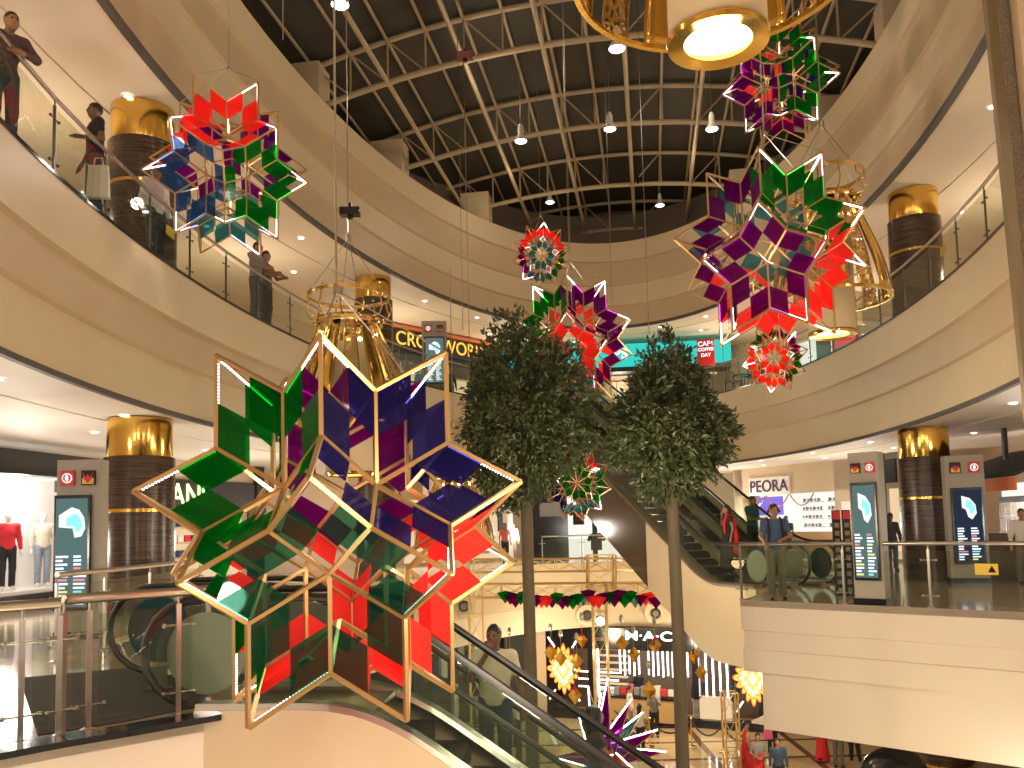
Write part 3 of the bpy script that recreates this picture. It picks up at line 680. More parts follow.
for x, y, lab in ((583, 615, 'left round air nozzle in the cream wall above the cosmetics shop'), (652, 613, 'right round air nozzle in the cream wall above the cosmetics shop'), (462, 606, 'air nozzle in the cream wall beside the head of the man in the cream T-shirt')):
    p = P(x, y, d=34); ex, ey = ell_hit(x, 0); p = np.array((ex, ey-.12, P(x, y, d=ey)[2])); root = empty('air_nozzle', tuple(p)); tag(root, lab, 'air vent', 'round air nozzles')
    root.rotation_euler = (pi/2, 0, 0)
    b = MB(); b.lathe([(.40, .0), (.42, .05), (.30, .08), (.22, .03)], n=24, cap=False); b.build('ring', M['plaster'], root, True)
    b = MB(); b.lathe([(0, .10), (.12, .10), (.20, .02)], n=20, cap=False); b.build('nozzle', M['darksteel'], root, True)
# ------------------------------------------------------------------ topiary trees
def topiary(label, trunk_px, crown, seed, d):
    """crown = (centre px, centre py, half-width px, half-height px)"""
    base = P(trunk_px, 620, d=d); x, y = base[0], base[1]
    root = empty('topiary_tree', (x, y, ZL)); tag(root, label, 'tree', 'topiary trees')
    c = P(crown[0], crown[1], d=d); w_, h_ = crown[2]/F*d, crown[3]/F*d; cz = c[2]-ZL; cx = c[0]-x
    b = MB(); b.tube([(0, 0, .0), (0.0, 0, 3), (.01, 0, 6), (.5*cx, 0, cz-h_*.75), (cx, 0, cz-h_*.1)], [.13, .12, .105, .10, .07], 12); b.build('trunk', M['trunk'], root, True)
    rnd = np.random.default_rng(seed); b = MB()
    for k in range(14):
        a = k*2.4; r = .75*w_; z1 = cz-h_*.7+h_*1.3*k/14
        b.tube([(cx*.8, 0, z1-.35), (cx+r*.5*cos(a), r*.5*sin(a), z1), (cx+r*cos(a), r*sin(a), z1+.25)], [.045, .03, .01], 5)
    b.build('branch', M['trunk'], root, True)
    # clumps of leaves through an egg-shaped crown
    N = 620; pts = []
    while len(pts) < N:
        p = rnd.uniform(-1, 1, 3); q = np.linalg.norm(p)
        if q < 1 and rnd.random() < q**1.6: pts.append(p)
    pts = np.array(pts); vs = []; fs = []
    for p in pts:
        n_ = p/np.linalg.norm(p); sc = 1+.10*sin(5*p[0]+seed)+.10*cos(4*p[2]+2*p[1]+seed)+.06*sin(9*p[1]+seed)
        taper = 1-.22*max(0, p[2])-.10*max(0, -p[2])
        q_ = .94+.06*rnd.random(); c0 = np.array((cx+p[0]*w_*sc*taper, p[1]*w_*sc*taper, cz+p[2]*h_*sc))
        for _ in range(24):
            l0 = c0+rnd.normal(0, .075*w_/1.2, 3); dr = n_*.9+rnd.normal(0, .7, 3)+np.array((0, 0, -.15)); dr /= np.linalg.norm(dr)
            sd = np.cross(dr, rnd.normal(0, 1, 3)); sd /= np.linalg.norm(sd); up_ = np.cross(sd, dr); L = rnd.uniform(.09, .15); W_ = L*.24; n = len(vs)
            vs += [l0, l0+dr*L*.45+sd*W_+up_*.012, l0+dr*L-up_*.01, l0+dr*L*.45-sd*W_+up_*.012, l0+dr*L*.5-up_*.004]
            fs += [(n, n+1, n+4), (n+1, n+2, n+4), (n+2, n+3, n+4), (n+3, n, n+4)]
    me = bpy.data.meshes.new('foliage'); me.from_pydata([tuple(map(float, v)) for v in vs], [], fs); me.materials.append(M['leaf'])
    o = bpy.data.objects.new('foliage', me); COL.objects.link(o); o.parent = root
    b = MB(); b.lathe([(.0, 0), (.62, 0), (.7, .55), (.64, .58), (.6, .5), (0, .48)], n=28); b.build('planter', M['granite'], root, True)
    return root
topiary('left topiary tree with broad dark crown, whose trunk stands nearest the middle', 529, (524, 412, 69, 85), 3, 15)
topiary('right topiary tree with egg-shaped dark crown in front of the rising escalators', 677, (669, 424, 60, 74), 8, 14.4)
# ------------------------------------------------------------------ signs, totems
def face_at(px, off, z, extra=0):
    """frame standing on the gallery wall line at photo column px, facing the void"""
    x, y = ell_hit(px, off); u_, v_ = UV(x, y); g = np.array(W((u_-CU)/(AA+off)**2, (v_-CV)/(BB+off)**2))
    an = atan2(g[1], g[0])-pi/2     # local -Y faces the void
    return x, y, an
def emblem_plates(root, w_, z, y_, flip=False, k=1.0):
    """red plate with ringed figure, and bird emblem plate"""
    for i, xx in enumerate((-w_*.24, w_*.24) if not flip else (w_*.24, -w_*.24)):
        b = MB(); b.box((xx, y_-.02, z), (.23*k, .04, .25*k)); pl = b.build('information_sign' if i == 0 else 'emblem_sign', M['red'] if i == 0 else M['black'], root)
        if i == 0:
            b = MB(); b.plate([(xx+.085*k*cos(t), y_-.045, z+.085*k*sin(t)) for t in np.linspace(0, 2*pi, 25)[:-1]], (0, 1, 0), .006); b.build('disc', M['signwhite'], pl)
            b = MB(); b.plate([(xx+.065*k*cos(t), y_-.049, z+.065*k*sin(t)) for t in np.linspace(0, 2*pi, 25)[:-1]], (0, 1, 0), .006); b.build('ring_centre', M['red'], pl)
            b = MB(); b.plate([(xx+.030*k*cos(t), y_-.053, z+.055*k*sin(t)) for t in np.linspace(0, 2*pi, 25)[:-1]], (0, 1, 0), .006); b.build('figure', M['signwhite'], pl)
        else:
            b = MB(); b.box((xx, y_-.043, z-.055*k), (.19*k, .006, .10*k)); b.build('gold_field', M['yellow'], pl)
            q = [(-.08, .09), (-.055, .03), (-.02, .02), (0, .07), (.02, .02), (.055, .03), (.08, .09), (.07, -.01), (.03, -.06), (0, -.09), (-.03, -.06), (-.07, -.01)]
            b = MB(); b.plate([(xx+a*k, y_-.049, z+c*k) for a, c in q], (0, 1, 0), .006); b.build('bird', M['red'], pl)
M['signwhite'] = emit('sign_white', (1, .97, .95), 1.0)
M['screenpale'] = emit('screen_pale', (.10, .17, .16), 1.0); M['screendark'] = emit('screen_dark', (.02, .03, .05), 1)
M['textwhite'] = emit('text_white', (.75, .82, 1), 1.6); M['textyellow'] = emit('text_yellow', (1, .85, .25), 1.2); M['textcyan'] = emit('text_cyan', (.3, .9, .9), 1.1); M['textred'] = emit('text_red', (1, .3, .3), 1.0)
M['screenpink'] = emit('screen_pink', (1, .35, .75), 1.3)
def totem(label, px, py, d, an, w_=.82, h=2.7, scr='dark', z=0, side=0, flip=False, seed=1):
    p = P(px, py, d=d); root = empty('directory_totem', (p[0], p[1], z), an); tag(root, label, 'directory totem', 'directory totems')
    b = MB(); b.box((0, 0, h/2), (w_, .3, h)); b.build('body', M['totem'], root)
    b = MB(); b.box((0, 0, .06), (w_+.03, .33, .12)); b.build('plinth', M['black'], root)
    sw, sh, cz = w_*.72, 1.62, 1.30; sx = side*w_*.16
    b = MB(); b.box((sx, -.18, cz), (sw+.06, .08, sh+.1)); fr = b.build('screen_frame', M['black'], root)
    b = MB(); b.box((sx, -.222, cz), (sw, .006, sh)); b.build('screen', M['screenpale' if scr == 'pale' else 'screendark'], root)
    rnd = random.Random(seed)
    # fan-shaped floor map
    ms = min(1, sw/.5)
    pts = [(-.20, .30), (.0, .42), (.12, .38), (.20, .26), (.22, .10), (.16, -.02), (.05, -.04), (.02, .10), (-.2, .12)] if not flip else [(-.12, .42), (.05, .36), (.16, .22), (.18, .02), (.08, -.12), (0, -.06), (-.04, .10), (-.12, .15)]
    b = MB(); b.plate([(sx+a*ms, -.228, cz+.26+c) for a, c in pts], (0, 1, 0), .005); b.build('floor_map', M['signwhite'], root)
    b = MB(); b.plate([(sx+(a*.6+.04)*ms, -.233, cz+.27+c*.6+.06) for a, c in pts], (0, 1, 0), .004); b.build('map_shops', M['textcyan'], root)
    mats = ['textwhite', 'textwhite', 'textyellow', 'textcyan', 'textred']; B = [MB() for _ in mats]
    for col in (-1, 1):
        for i in range(13):
            L = rnd.uniform(.10, .2)*ms; B[rnd.randrange(5) if i % 3 == 0 else rnd.randrange(2)].box((sx+(col*.14-.1)*ms+L/2, -.228, cz-.02-.058*i-.04), (L, .004, .03))
    for bb, m_ in zip(B, mats):
        if bb.v: tag(bb.build('directory_text', M[m_], root), kind='stuff')
    emblem_plates(root, w_, h-.28, -.15, flip, min(1, w_/.72))
    return root
totem('grey directory totem with bright screen at the left, in front of the lit menswear window', 82, 560, 13.0, radians(3), scr='pale', side=-.6, seed=2, w_=.64)
totem('tall grey directory totem with glowing screen on the right-hand platform, left of the wood column', 871, 560, 15.2, radians(-42), scr='pale', seed=4, w_=.52, flip=True)
totem('directory totem with black screen and fan-shaped map, right of the wood column', 968, 560, 19.5, radians(-12), scr='dark', seed=7, w_=.82, h=2.9, flip=True)
t = totem('directory totem on the upper gallery in front of the yellow-lettered shop', 435, 380, 30.5, radians(5), scr='pale', z=6.26, seed=9, w_=.9, h=2.75)
# ------------------------------------------------------------------ shops
M['signblack'] = mat('sign_black', (.02, .015, .012), .4)
M['teal'] = emit('teal_lightbox', (.05, .72, .62), .85); M['yellowlit'] = emit('yellow_letters', (1, .50, .07), 1.5); M['shopwhite'] = emit('lit_window', (1, .93, .84), 1.0)
M['shopwarm'] = emit('lit_window_warm', (1, .72, .42), .8); M['violet'] = emit('violet_poster', (.28, .18, .75), 1); M['greenlit'] = emit('green_letters', (.75, 1, .35), 2.6)
M['tube'] = emit('white_tube', (1, .97, .98), 5); M['kolam'] = emit('kolam_yellow', (1, .50, .08), 1.6); M['kolam2'] = emit('kolam_pale', (1, .82, .35), 2.2); M['kolam3'] = emit('kolam_red', (1, .18, .05), 1.1)
M['brick'] = mat('white_brick', (.75, .72, .70), .6, noise=.05, scale=12); M['counter'] = mat('oak_counter', (.45, .28, .12), .4, noise=.15, scale=5, stretch=(1, 1, 8))
M['letterdark'] = mat('letter_purple', (.05, .03, .10), .3); M['greenb'] = mat('green_banner', (.02, .32, .12), .5); M['lime'] = mat('lime_banner', (.25, .85, .25), .5)
M['tealdark'] = mat('dark_teal_fascia', (.01, .10, .09), .4); M['magenta'] = emit('magenta_sign', (.8, .1, .9), 2)
M['plaidw'] = mat('plaid_cloth', (.55, .5, .4), .8, noise=.6, scale=30); M['cred'] = mat('red_cloth', (.55, .02, .03), .8); M['denim'] = mat('denim', (.03, .05, .09), .8, noise=.3, scale=20)
M['creamtee'] = mat('cream_cotton', (.62, .58, .42), .85); M['blacktee'] = mat('black_cotton', (.02, .02, .022), .85); M['navy'] = mat('navy_cotton', (.03, .05, .10), .85)
M['polo'] = mat('green_cotton', (.01, .09, .06), .85); M['navyblue'] = mat('blue_cotton', (.05, .09, .17), .85); M['washed'] = mat('washed_denim', (.22, .27, .32), .8, noise=.4, scale=14); M['pinkbag'] = mat('pink_vinyl', (.7, .1, .25), .4)
M['greyc'] = mat('grey_cotton', (.22, .21, .2), .85); M['khaki'] = mat('khaki_cotton', (.14, .12, .09), .85); M['whitec'] = mat('white_cotton', (.6, .56, .5), .85)
M['checkc'] = mat('pink_check_cotton', (.10, .06, .06), .85, noise=.7, scale=25); M['pinkc'] = mat('salmon_cotton', (.5, .12, .1), .85); M['yellowc'] = mat('ochre_cotton', (.5, .34, .1), .85)
def shop(name, label, px0, px1, off, z0, z1, shell='beige', depth=2.2):
    """one shopfront between two photo columns; returns root, width; local x along the front, -y to the void"""
    x0, y0 = ell_hit(px0, off)[:2]; x1, y1 = ell_hit(px1, off)[:2]; w_ = math.hypot(x1-x0, y1-y0); an = atan2(y1-y0, x1-x0)
    root = empty(name, ((x0+x1)/2, (y0+y1)/2, z0), an); tag(root, label, 'shop'); return root, w_, z1-z0
def part(root, name, m_, c, d, **k):
    b = MB(); b.box(c, d); return b.build(name, M[m_], root)
# menswear window, far left of the middle floor
root, w_, H = shop('clothing_shop', 'menswear shop with brightly lit white brick window at the far left', -70, 100, 5.6, 0, 3.68)
part(root, 'window_back', 'brick', (0, 1.0, H/2-.2), (w_, .1, H-.5)); part(root, 'soffit', 'black', (0, -.0, H-.45), (w_, .25, .55)); part(root, 'plinth', 'black', (0, -.05, .12), (w_, .3, .3))
part(root, 'window_floor', 'white', (0, .5, .3), (w_, 1, .08)); part(root, 'light_panel', 'shopwhite', (0, .5, H-.75), (w_*.9, .7, .03)); xw, yw = ell_hit(20, 5.9); light('POINT', 'window_lamp', (xw, yw, 2.6), 130, (1, .95, .92), .3)
SHOP_LEFT = root; SHW = w_
for k, xx in enumerate((-.1, .28)):
    b = MB(); b.lathe([(0, 0), (.07, 0), (.07, -.3), (0, -.3)], (xx*w_, .35, H-.75), 10); b.build('spotlight', M['matblack'], root)
root, w_, H = shop('jeans_shop', 'denim shop with yellow-green letters behind the largest star', 165, 262, 5.4, 0, 3.68)
part(root, 'fascia_board', 'signblack', (0, 0, H-1.05), (w_, .3, .95)); part(root, 'window_back', 'shopwarm', (0, .9, H/2-.5), (w_, .1, H-1.3)); part(root, 'pillar', 'matblack', (w_*.42, 0, H/2), (.4, .4, H))
part(root, 'upper_wall', 'beige', (0, .05, H-.25), (w_, .2, .6))
for zz in (.8, 1.25, 1.7): part(root, 'shelf', 'counter', (-.15*w_, .5, zz), (w_*.45, .4, .05))
text('lettering', 'JEANS', .95, M['greenlit'], root, (-1.75, -.18, H-1.05), sx=.95, bold=.0)
rnd = random.Random(2)
for zz in (.82, 1.27, 1.72):
    for i in range(5):
        o = part(root, 'folded_clothes', rnd.choice(('denim', 'cred', 'whitec', 'navy')), (-.33*w_+i*.3, .5, zz+.12), (.24, .3, .2))
# CROSSWORD, upper floor
root, w_, H = shop('book_shop', 'shop on the upper gallery with yellow letters on a black band', 376, 500, 4.3, 6.26, 9.66)
part(root, 'sign_band', 'signblack', (0, 0, H-.62), (w_, .3, .85)); part(root, 'orange_trim', 'orange', (0, -.02, H-.13), (w_, .3, .14)); part(root, 'shop_interior', 'shopwarm', (0, 1.6, .9), (w_, .1, 1.9)); part(root, 'ceiling_panel', 'matblack', (0, .8, H-1.25), (w_, 1.6, .4))
for k in range(6): part(root, 'mullion', 'darksteel', (-w_/2+.3+k*(w_-.6)/5, 0, 1.2), (.07, .1, 2.4))
text('lettering', 'CROSSWORD', .78, M['yellowlit'], root, (0, -.17, H-.62), sx=1.02, bold=.0)
# cafe signs, upper floor
root, w_, H = shop('coffee_shop', 'long turquoise lit sign band on the upper gallery behind the topiary crown', 500, 738, 4.6, 6.26, 9.66)
part(root, 'sign_band', 'teal', (0, 0, H-.75), (w_, .25, 1.0)); part(root, 'interior_wall', 'brownwall', (0, 1.4, 1.2), (w_, .1, 2.4)); part(root, 'under_soffit', 'matblack', (0, .6, H-1.35), (w_, 1.2, .2))
part(root, 'warm_light_strip', 'shopwarm', (0, .9, H-1.55), (w_*.9, .2, .08))
text('lettering', 'TBS', .62, M['signwhite'], root, (.02*w_, -.14, H-.72), bold=.025)
root2 = empty('coffee_sign', (0, 0, 0)); q = ell_hit(712, 3.1); root2.location = (q[0], q[1]-.2, 8.75); root2.rotation_euler = (0, 0, -.35); tag(root2, 'square red coffee shop sign with white words beside the turquoise band', 'sign')
b = MB(); b.box((0, 0, 0), (.72, .1, .95)); b.prism([(-.36, -.05), (.36, -.05), (.36, .05), (-.36, .05)], -.62, -.47); b.build('sign_board', M['red'], root2)
for i, (s_, sz) in enumerate((('CAFé', .28), ('COFFEE', .19), ('DAY', .2))): text('lettering', s_, sz, M['signwhite'], root2, (0, -.06, .28-.24*i), bold=.008)
def cafe_chair(px, d, rz, lab):
    p = P(px, 380, d=d); root = empty('cafe_chair', (p[0], p[1], 6.26), rz); tag(root, lab, 'chair', 'black cafe chairs')
    part(root, 'seat', 'black', (0, 0, .46), (.44, .44, .05))
    b = MB(); b.tube([(-.2, .2, .46), (-.22, .26, .85), (0, .28, .95), (.22, .26, .85), (.2, .2, .46)], .022, 6); [b.tube([(x, .21, .5), (x, .27, .9)], .012, 5) for x in (-.1, 0, .1)]; b.build('backrest', M['black'], root, True)
    for x in (-.19, .19):
        for y in (-.19, .19): b = MB(); b.tube([(x, y, .45), (x*1.15, y*1.15, 0)], .018, 6); b.build('leg', M['black'], root)
for i, (px, d, rz, lab) in enumerate(((733, 31.6, .4, 'black cafe chair nearest the red coffee sign behind the upper railing'), (752, 30.6, -.6, 'black cafe chair in the middle of the upper railing row'), (770, 29.6, 1.2, 'black cafe chair closest to the small red star'))): cafe_chair(px, d, rz, lab)
for px, d, lab in ((742, 31.9, 'small round dark cafe table near the red coffee sign'), (762, 30.9, 'small round dark cafe table nearer the small red star')):
    p = P(px, 380, d=d); root = empty('cafe_table', (p[0], p[1], 6.26)); tag(root, lab, 'table', 'cafe tables'); b = MB(); b.lathe([(.36, .72), (.37, .74), (.36, .76)], n=20); b.build('table_top', M['black'], root); b = MB(); b.lathe([(.24, 0), (.03, .04), (.03, .72)], n=12); b.build('pedestal', M['darksteel'], root)
# table area of the cafe
# right side upper: bright shop behind the little red star
root, w_, H = shop('boutique', 'bright boutique on the upper gallery to the right of the small red star', 785, 868, 4.2, 6.26, 9.66)
part(root, 'lit_interior', 'shopwhite', (-.1*w_, .3, 1.2), (w_*.5, .1, 2.2)); part(root, 'red_panel', 'cred', (.33*w_, .1, 1.3), (w_*.25, .2, 2.6)); part(root, 'header', 'beige', (0, .1, H-.6), (w_, .3, 1.2)); part(root, 'dark_display', 'brownwall', (.08*w_, .1, 1.1), (w_*.14, .15, 2.2))
# PEORA
root, w_, H = shop('jewellery_shop', 'jewellery shop with PEORA sign, violet posters and glowing white display shelves', 738, 862, 4.6, 0, 3.68)
part(root, 'portal', 'beige', (0, .05, H-.55), (w_, .3, 1.15)); part(root, 'side_wall', 'beige', (-w_*.47, .05, H/2), (w_*.08, .3, H)); part(root, 'side_wall', 'beige', (w_*.42, .05, H/2), (w_*.18, .3, H))
part(root, 'sign_board', 'white', (-w_*.18, -.14, H-.78), (2.2, .08, .72)); text('lettering', 'PEORA', .68, M['letterdark'], root, (-w_*.18, -.2, H-.8), bold=.004)
part(root, 'lit_display_wall', 'shopwhite', (-.03*w_, 1.0, 1.3), (w_*.82, .1, 2.6))
part(root, 'poster', 'violet', (-w_*.23, .2, 2.1), (1.35, .08, .75)); part(root, 'poster', 'violet', (-w_*.18, .2, .85), (1.1, .08, .6)); part(root, 'poster', 'signwhite', (-w_*.24, .22, 1.45), (1.3, .06, .5))
for k in range(2):
    for i in range(6):
        part(root, 'display_tray', 'greywhite', (w_*(.05+.2*k), .7, .55+.33*i), (1.0, .12, .03))
        b = MB(); [b.box((w_*(.05+.2*k)-.42+.12*q+.03*((q*7+i) % 3), .62, .63+.33*i), (.06, .05, .07+.03*((q+i) % 3))) for q in range(8)]; tag(b.build('jewellery', M['greyc'], root), kind='stuff')
for k in range(3):
    b = MB(); b.tube([(w_*(-.32+.2*k)+t*w_*.095, -.1, 2.52-.45*(1-(t)**2)) for t in np.linspace(-1, 1, 11)], .025, 6); b.build('garland', M['brass'], root)
part(root, 'notice', 'white', (w_*.42, -.12, 1.9), (.5, .03, .5)); part(root, 'notice', 'white', (w_*.42, -.12, 1.2), (.5, .03, .5)); part(root, 'low_counter', 'counter', (.3, -.8, .55), (w_*.9, .5, 1.0))
# green shop with W
root, w_, H = shop('corner_shop', 'shop with dark teal front, white letter and lime balloon banner right of the jewellery shop', 862, 902, 4.2, 0, 3.68)
part(root, 'front', 'tealdark', (-.2*w_, 0, H/2), (w_*.6, .2, H)); part(root, 'balloon_banner', 'lime', (-.1, -.14, 1.6), (.42, .1, 2.0)); text('lettering', 'W', .8, M['signwhite'], root, (-.3, -.15, H-.7), bold=.02); part(root, 'lit_interior', 'shopwarm', (.3*w_, .3, 1.3), (w_*.45, .1, 2.4)); part(root, 'header', 'black', (.3*w_, 0, H-.6), (w_*.4, .3, .8))
# kiosk with dark awning, far right
root, w_, H = shop('food_kiosk', 'snack kiosk with dark sloping awning and orange edge at the far right', 975, 1075, 3.2, 0, 3.68)
b = MB(); b.add([(-w_*.55, -1.2, 2.45), (w_*.5, -1.2, 2.45), (w_*.4, .6, 3.15), (-w_*.3, .6, 3.15), (-w_*.55, -1.2, 2.38), (w_*.5, -1.2, 2.38), (w_*.4, .6, 3.08), (-w_*.3, .6, 3.08)], [(0, 1, 2, 3), (7, 6, 5, 4), (0, 4, 5, 1), (1, 5, 6, 2), (2, 6, 7, 3), (3, 7, 4, 0)]); b.build('awning', M['awning'], root)
part(root, 'orange_valance', 'orange', (0, -1.1, 2.22), (w_*.9, .06, .3)); part(root, 'lit_back_wall', 'shopwhite', (0, .8, 1.4), (w_, .1, 1.9)); part(root, 'counter', 'brownwall', (.2*w_, -.6, .55), (w_*.5, .6, 1.1)); part(root, 'magenta_sign', 'magenta', (-.35*w_, -1.0, 2.95), (.8, .05, .18))
part(root, 'post', 'counter', (-.05*w_, -1.0, 1.2), (.12, .12, 2.4)); part(root, 'hanger', 'darksteel', (-.1*w_, 0, 3.3), (.1, .1, .8))
b = MB()
for i in range(4):
    for j in range(2): b.box((-.38*w_+.3*i, .5, 1.25+.42*j), (.24, .05, .34))
part(root, 'frame_board', 'black', (-.3*w_, .6, 1.45), (1.4, .08, 1.1)); b.build('framed_pictures', M['whitec'], root)
for i in range(5): b = MB(); b.ball((-w_*.45+i*.4, -.7, 2.1), .06, 6); b.build('pink_bulb', M['screenpink'], root)
# middle floor shops at the back
root, w_, H = shop('fashion_shop', 'fashion shop with white lit walls and hanging tops at the back of the middle floor', 425, 532, 3.6, 0, 3.68)
part(root, 'lit_back_wall', 'shopwarm', (0, 1.5, 1.4), (w_, .1, 2.6)); part(root, 'soffit', 'beige', (0, 0, H-.5), (w_, .3, 1.0)); part(root, 'column', 'white', (.25*w_, 0, 1.4), (.3, .3, 2.8)); part(root, 'display_table', 'counter', (-.3, .5, .45), (1.6, .7, .1))
rnd = random.Random(6)
for i in range(11): part(root, 'hanging_garment', rnd.choice(('cred', 'whitec', 'blacktee', 'greyc', 'pinkc')), (-w_/2+.4+i*(w_-.8)/10, 1.1, 1.2+.5*(i % 2)), (.28, .12, .8))
root, w_, H = shop('dark_shopfront', 'plain black shopfront panel behind the left tree trunk', 531, 566, 3.2, 0, 3.68)
part(root, 'black_panel', 'black', (0, 0, H/2), (w_, .3, H)); part(root, 'grey_poster', 'greyc', (0, -.17, 2.2), (w_*.6, .03, .6))
root, w_, H = shop('t_shirt_shop', 'bright white shop displaying T-shirts beside the black shopfront panel', 566, 625, 3.4, 0, 3.68)
part(root, 'lit_back_wall', 'shopwhite', (0, .9, 1.5), (w_, .1, 3.0)); part(root, 'soffit', 'matblack', (0, 0, H-.35), (w_, .3, .7)); part(root, 'shelf', 'counter', (.2*w_, .4, .9), (1.0, .5, .08)); part(root, 'pillar', 'matblack', (-.02*w_, 0, 1.4), (.2, .2, 2.8))
def tee(root, x, y, z, s, m_):
    q = [(-.12, .3), (-.3, .22), (-.38, 0), (-.27, -.04), (-.22, .06), (-.22, -.4), (.22, -.4), (.22, .06), (.27, -.04), (.38, 0), (.3, .22), (.12, .3), (0, .24)]
    b = MB(); b.plate([(x+a*s, y, z+c*s) for a, c in q], (0, 1, 0), .12*s); return b.build('t_shirt', M[m_], root)
tee(root, -.28*w_, .3, 1.95, 1.1, 'blacktee'); tee(root, .2*w_, .4, 1.4, 1.0, 'whitec'); tee(root, .02*w_, .3, .8, 1.1, 'blacktee'); part(root, 'chest_print', 'cred', (-.28*w_, .2, 1.95), (.25, .02, .18))
# ------------------------------------------------------------------ lowest floor
root, w_, H = shop('cosmetics_shop', 'black cosmetics shop with M·A·C letters, white light tubes and oak counter', 541, 762, 1.7, ZL, -2.62)
part(root, 'sign_fascia', 'black', (0, 0, H-.42), (w_, .3, .84)); text('lettering', 'M·A·C', .50, M['tube'], root, (.0*w_, -.19, H-.28), sx=1.45, bold=.004)
for xx in (-.485, -.27, .20, .36, .485): part(root, 'black_pier', 'black', (xx*w_, .0, H/2), (.24 if abs(xx) < .4 else .5, .4, H))
part(root, 'back_wall', 'brownwall', (0, 2.0, H/2), (w_, .1, H)); part(root, 'plinth', 'black', (0, 0, .15), (w_, .5, .3)); part(root, 'counter', 'counter', (-.02*w_, -.45, .62), (w_*.30, .6, .85)); part(root, 'counter_top', 'black', (-.02*w_, -.45, 1.08), (w_*.32, .7, .07))
for i in range(16): 
    if i not in (5,): part(root, 'light_tube', 'tube', (w_*(-.16+.022*i), .6, 2.3+(.0 if i % 2 else .06)), (.05, .05, 1.25))
for i in range(4): part(root, 'light_tube', 'tube', (w_*(.23+.03*i), .5, 2.0), (.06, .05, 1.9))
for i in range(7): part(root, 'display_shelf', 'shopwarm', (-.235*w_+.25, .8, 1.0+.28*i), (1.3, .25, .05))
for i in range(3): part(root, 'light_tube', 'tube', (-.3*w_+.4, .3, 1.2+.3*i), (1.7, .04, .05))
part(root, 'light_tube', 'tube', (-.25*w_, .2, 2.0), (.07, .05, 2.4)); part(root, 'lit_table', 'shopwarm', (.27*w_, .2, .7), (1.5, .8, .7))
rnd = random.Random(12)
for i in range(9): part(root, 'product_box', rnd.choice(('pinkc', 'whitec', 'cred', 'greyc')), (w_*(-.14+.03*i), -.45, 1.28), (.22, .2, rnd.uniform(.2, .5)))
def kolam(root, x, y, z, s):
    g = empty('festive_light_panel', (0, 0, 0)); g.parent = root; g.location = (x, y, z)
    for k, (r0, n, m_, yy) in enumerate(((1.0, 16, 'kolam3', 0), (.93, 16, 'kolam', -.02), (.72, 16, 'kolam3', -.04), (.66, 16, 'kolam2', -.06), (.42, 8, 'kolam', -.08), (.25, 8, 'kolam2', -.1))):
        pts = []
        for i in range(n*6):
            t = 2*pi*i/(n*6); rr = r0*(.72+.28*abs(cos(n*t/2)))*(1+.12*cos(4*t)); pts.append((rr*cos(t)*s*.78, yy, rr*sin(t)*s*1.08))
        b = MB(); b.plate(pts, (0, 1, 0), .018); b.build('petal_layer', M[m_], g)
    b = MB()
    for sx_ in (-1, 1):
        for sz in (-1, 1): b.bar((sx_*s*.45, 0, sz*s*1.0), (sx_*s*.75, 0, sz*s*1.45), .05)
    b.build('light_ray', M['tube'], g)
kolam(root, -.40*w_, -.2, 1.95, .86); kolam(root, .44*w_, -.25, 1.95, .86)
root, w_, H = shop('denim_window', 'dim shop window with bluish clothes behind the man in the cream T-shirt', 420, 497, 1.7, ZL, -2.62)
part(root, 'back_wall', 'brownwall', (0, 1.5, H/2), (w_, .1, H)); part(root, 'light_strip', 'shopwarm', (0, 1.0, H-.3), (w_, .5, .05)); part(root, 'plinth', 'beige', (0, 0, .2), (w_, .4, .4))
for i in range(9): part(root, 'hanging_garment', ('denim', 'greyc', 'navy', 'whitec')[i % 4], (-w_/2+.3+i*(w_-.6)/8, .6, 2.3+.4*(i % 2)), (.34, .12, 1.1))
part(root, 'mannequin_board', 'mannequin', (-.2, .3, 1.3), (.25, .15, 1.2))
root, w_, H = shop('tan_pilaster', 'tan pilaster between the dim shop window and the cosmetics shop', 496, 541, 1.6, ZL, -2.62)
part(root, 'panel', 'matblack', (-.15*w_, .1, H/2), (w_*.5, .2, H)); part(root, 'pilaster', 'beige', (.33*w_, 0, H/2), (w_*.28, .3, H))
# gold lattice trusses of the festival stage
def lattice(name, label, a, c, wd, seg=.8, group='gold lattice trusses'):
    a = np.array(a, float); c = np.array(c, float); L = np.linalg.norm(c-a); d = (c-a)/L; q = np.cross(d, (0, 0, 1)) if abs(d[2]) < .9 else np.array((1., 0, 0)); q /= np.linalg.norm(q); p = np.cross(q, d)
    root = empty(name, tuple(a)); tag(root, label, 'truss', group); cs = [(q*i+p*j)*wd/2 for i, j in ((-1, -1), (1, -1), (1, 1), (-1, 1))]
    for k in cs: b = MB(); b.tube([k, c-a+k], .028, 6); b.build('chord', M['truss'], root)
    n = max(2, int(L/seg)); b = MB()
    for i in range(n+1):
        o = d*L*i/n
        for k in range(4):
            b.bar(o+cs[k], o+cs[(k+1) % 4], .025)
            if i < n: b.bar(o+cs[k], d*L*(i+1)/n+cs[(k+1) % 4], .02)
            if i < n and k % 2: b.bar(o+cs[(k+1) % 4], d*L*(i+1)/n+cs[k], .02)
    b.build('bracing', M['truss'], root); return root
D = 26.5
def colz(px, ztop): p = P(px, 660, d=D); return (p[0], p[1], ZL), (p[0], p[1], ztop)
a, c = colz(601, -.3); lattice('lattice_truss', 'upright gold lattice truss in the middle, rising behind the spiky star', a, c, .42)
a2, c2 = colz(728, -3.7); lattice('lattice_truss', 'upright gold lattice truss left of the right-hand platform, over the marble floor', a2, c2, .42)
a3, c3 = colz(477, -.3); lattice('lattice_truss', 'upright gold lattice truss beside the head of the man in the cream T-shirt', a3, c3, .42)
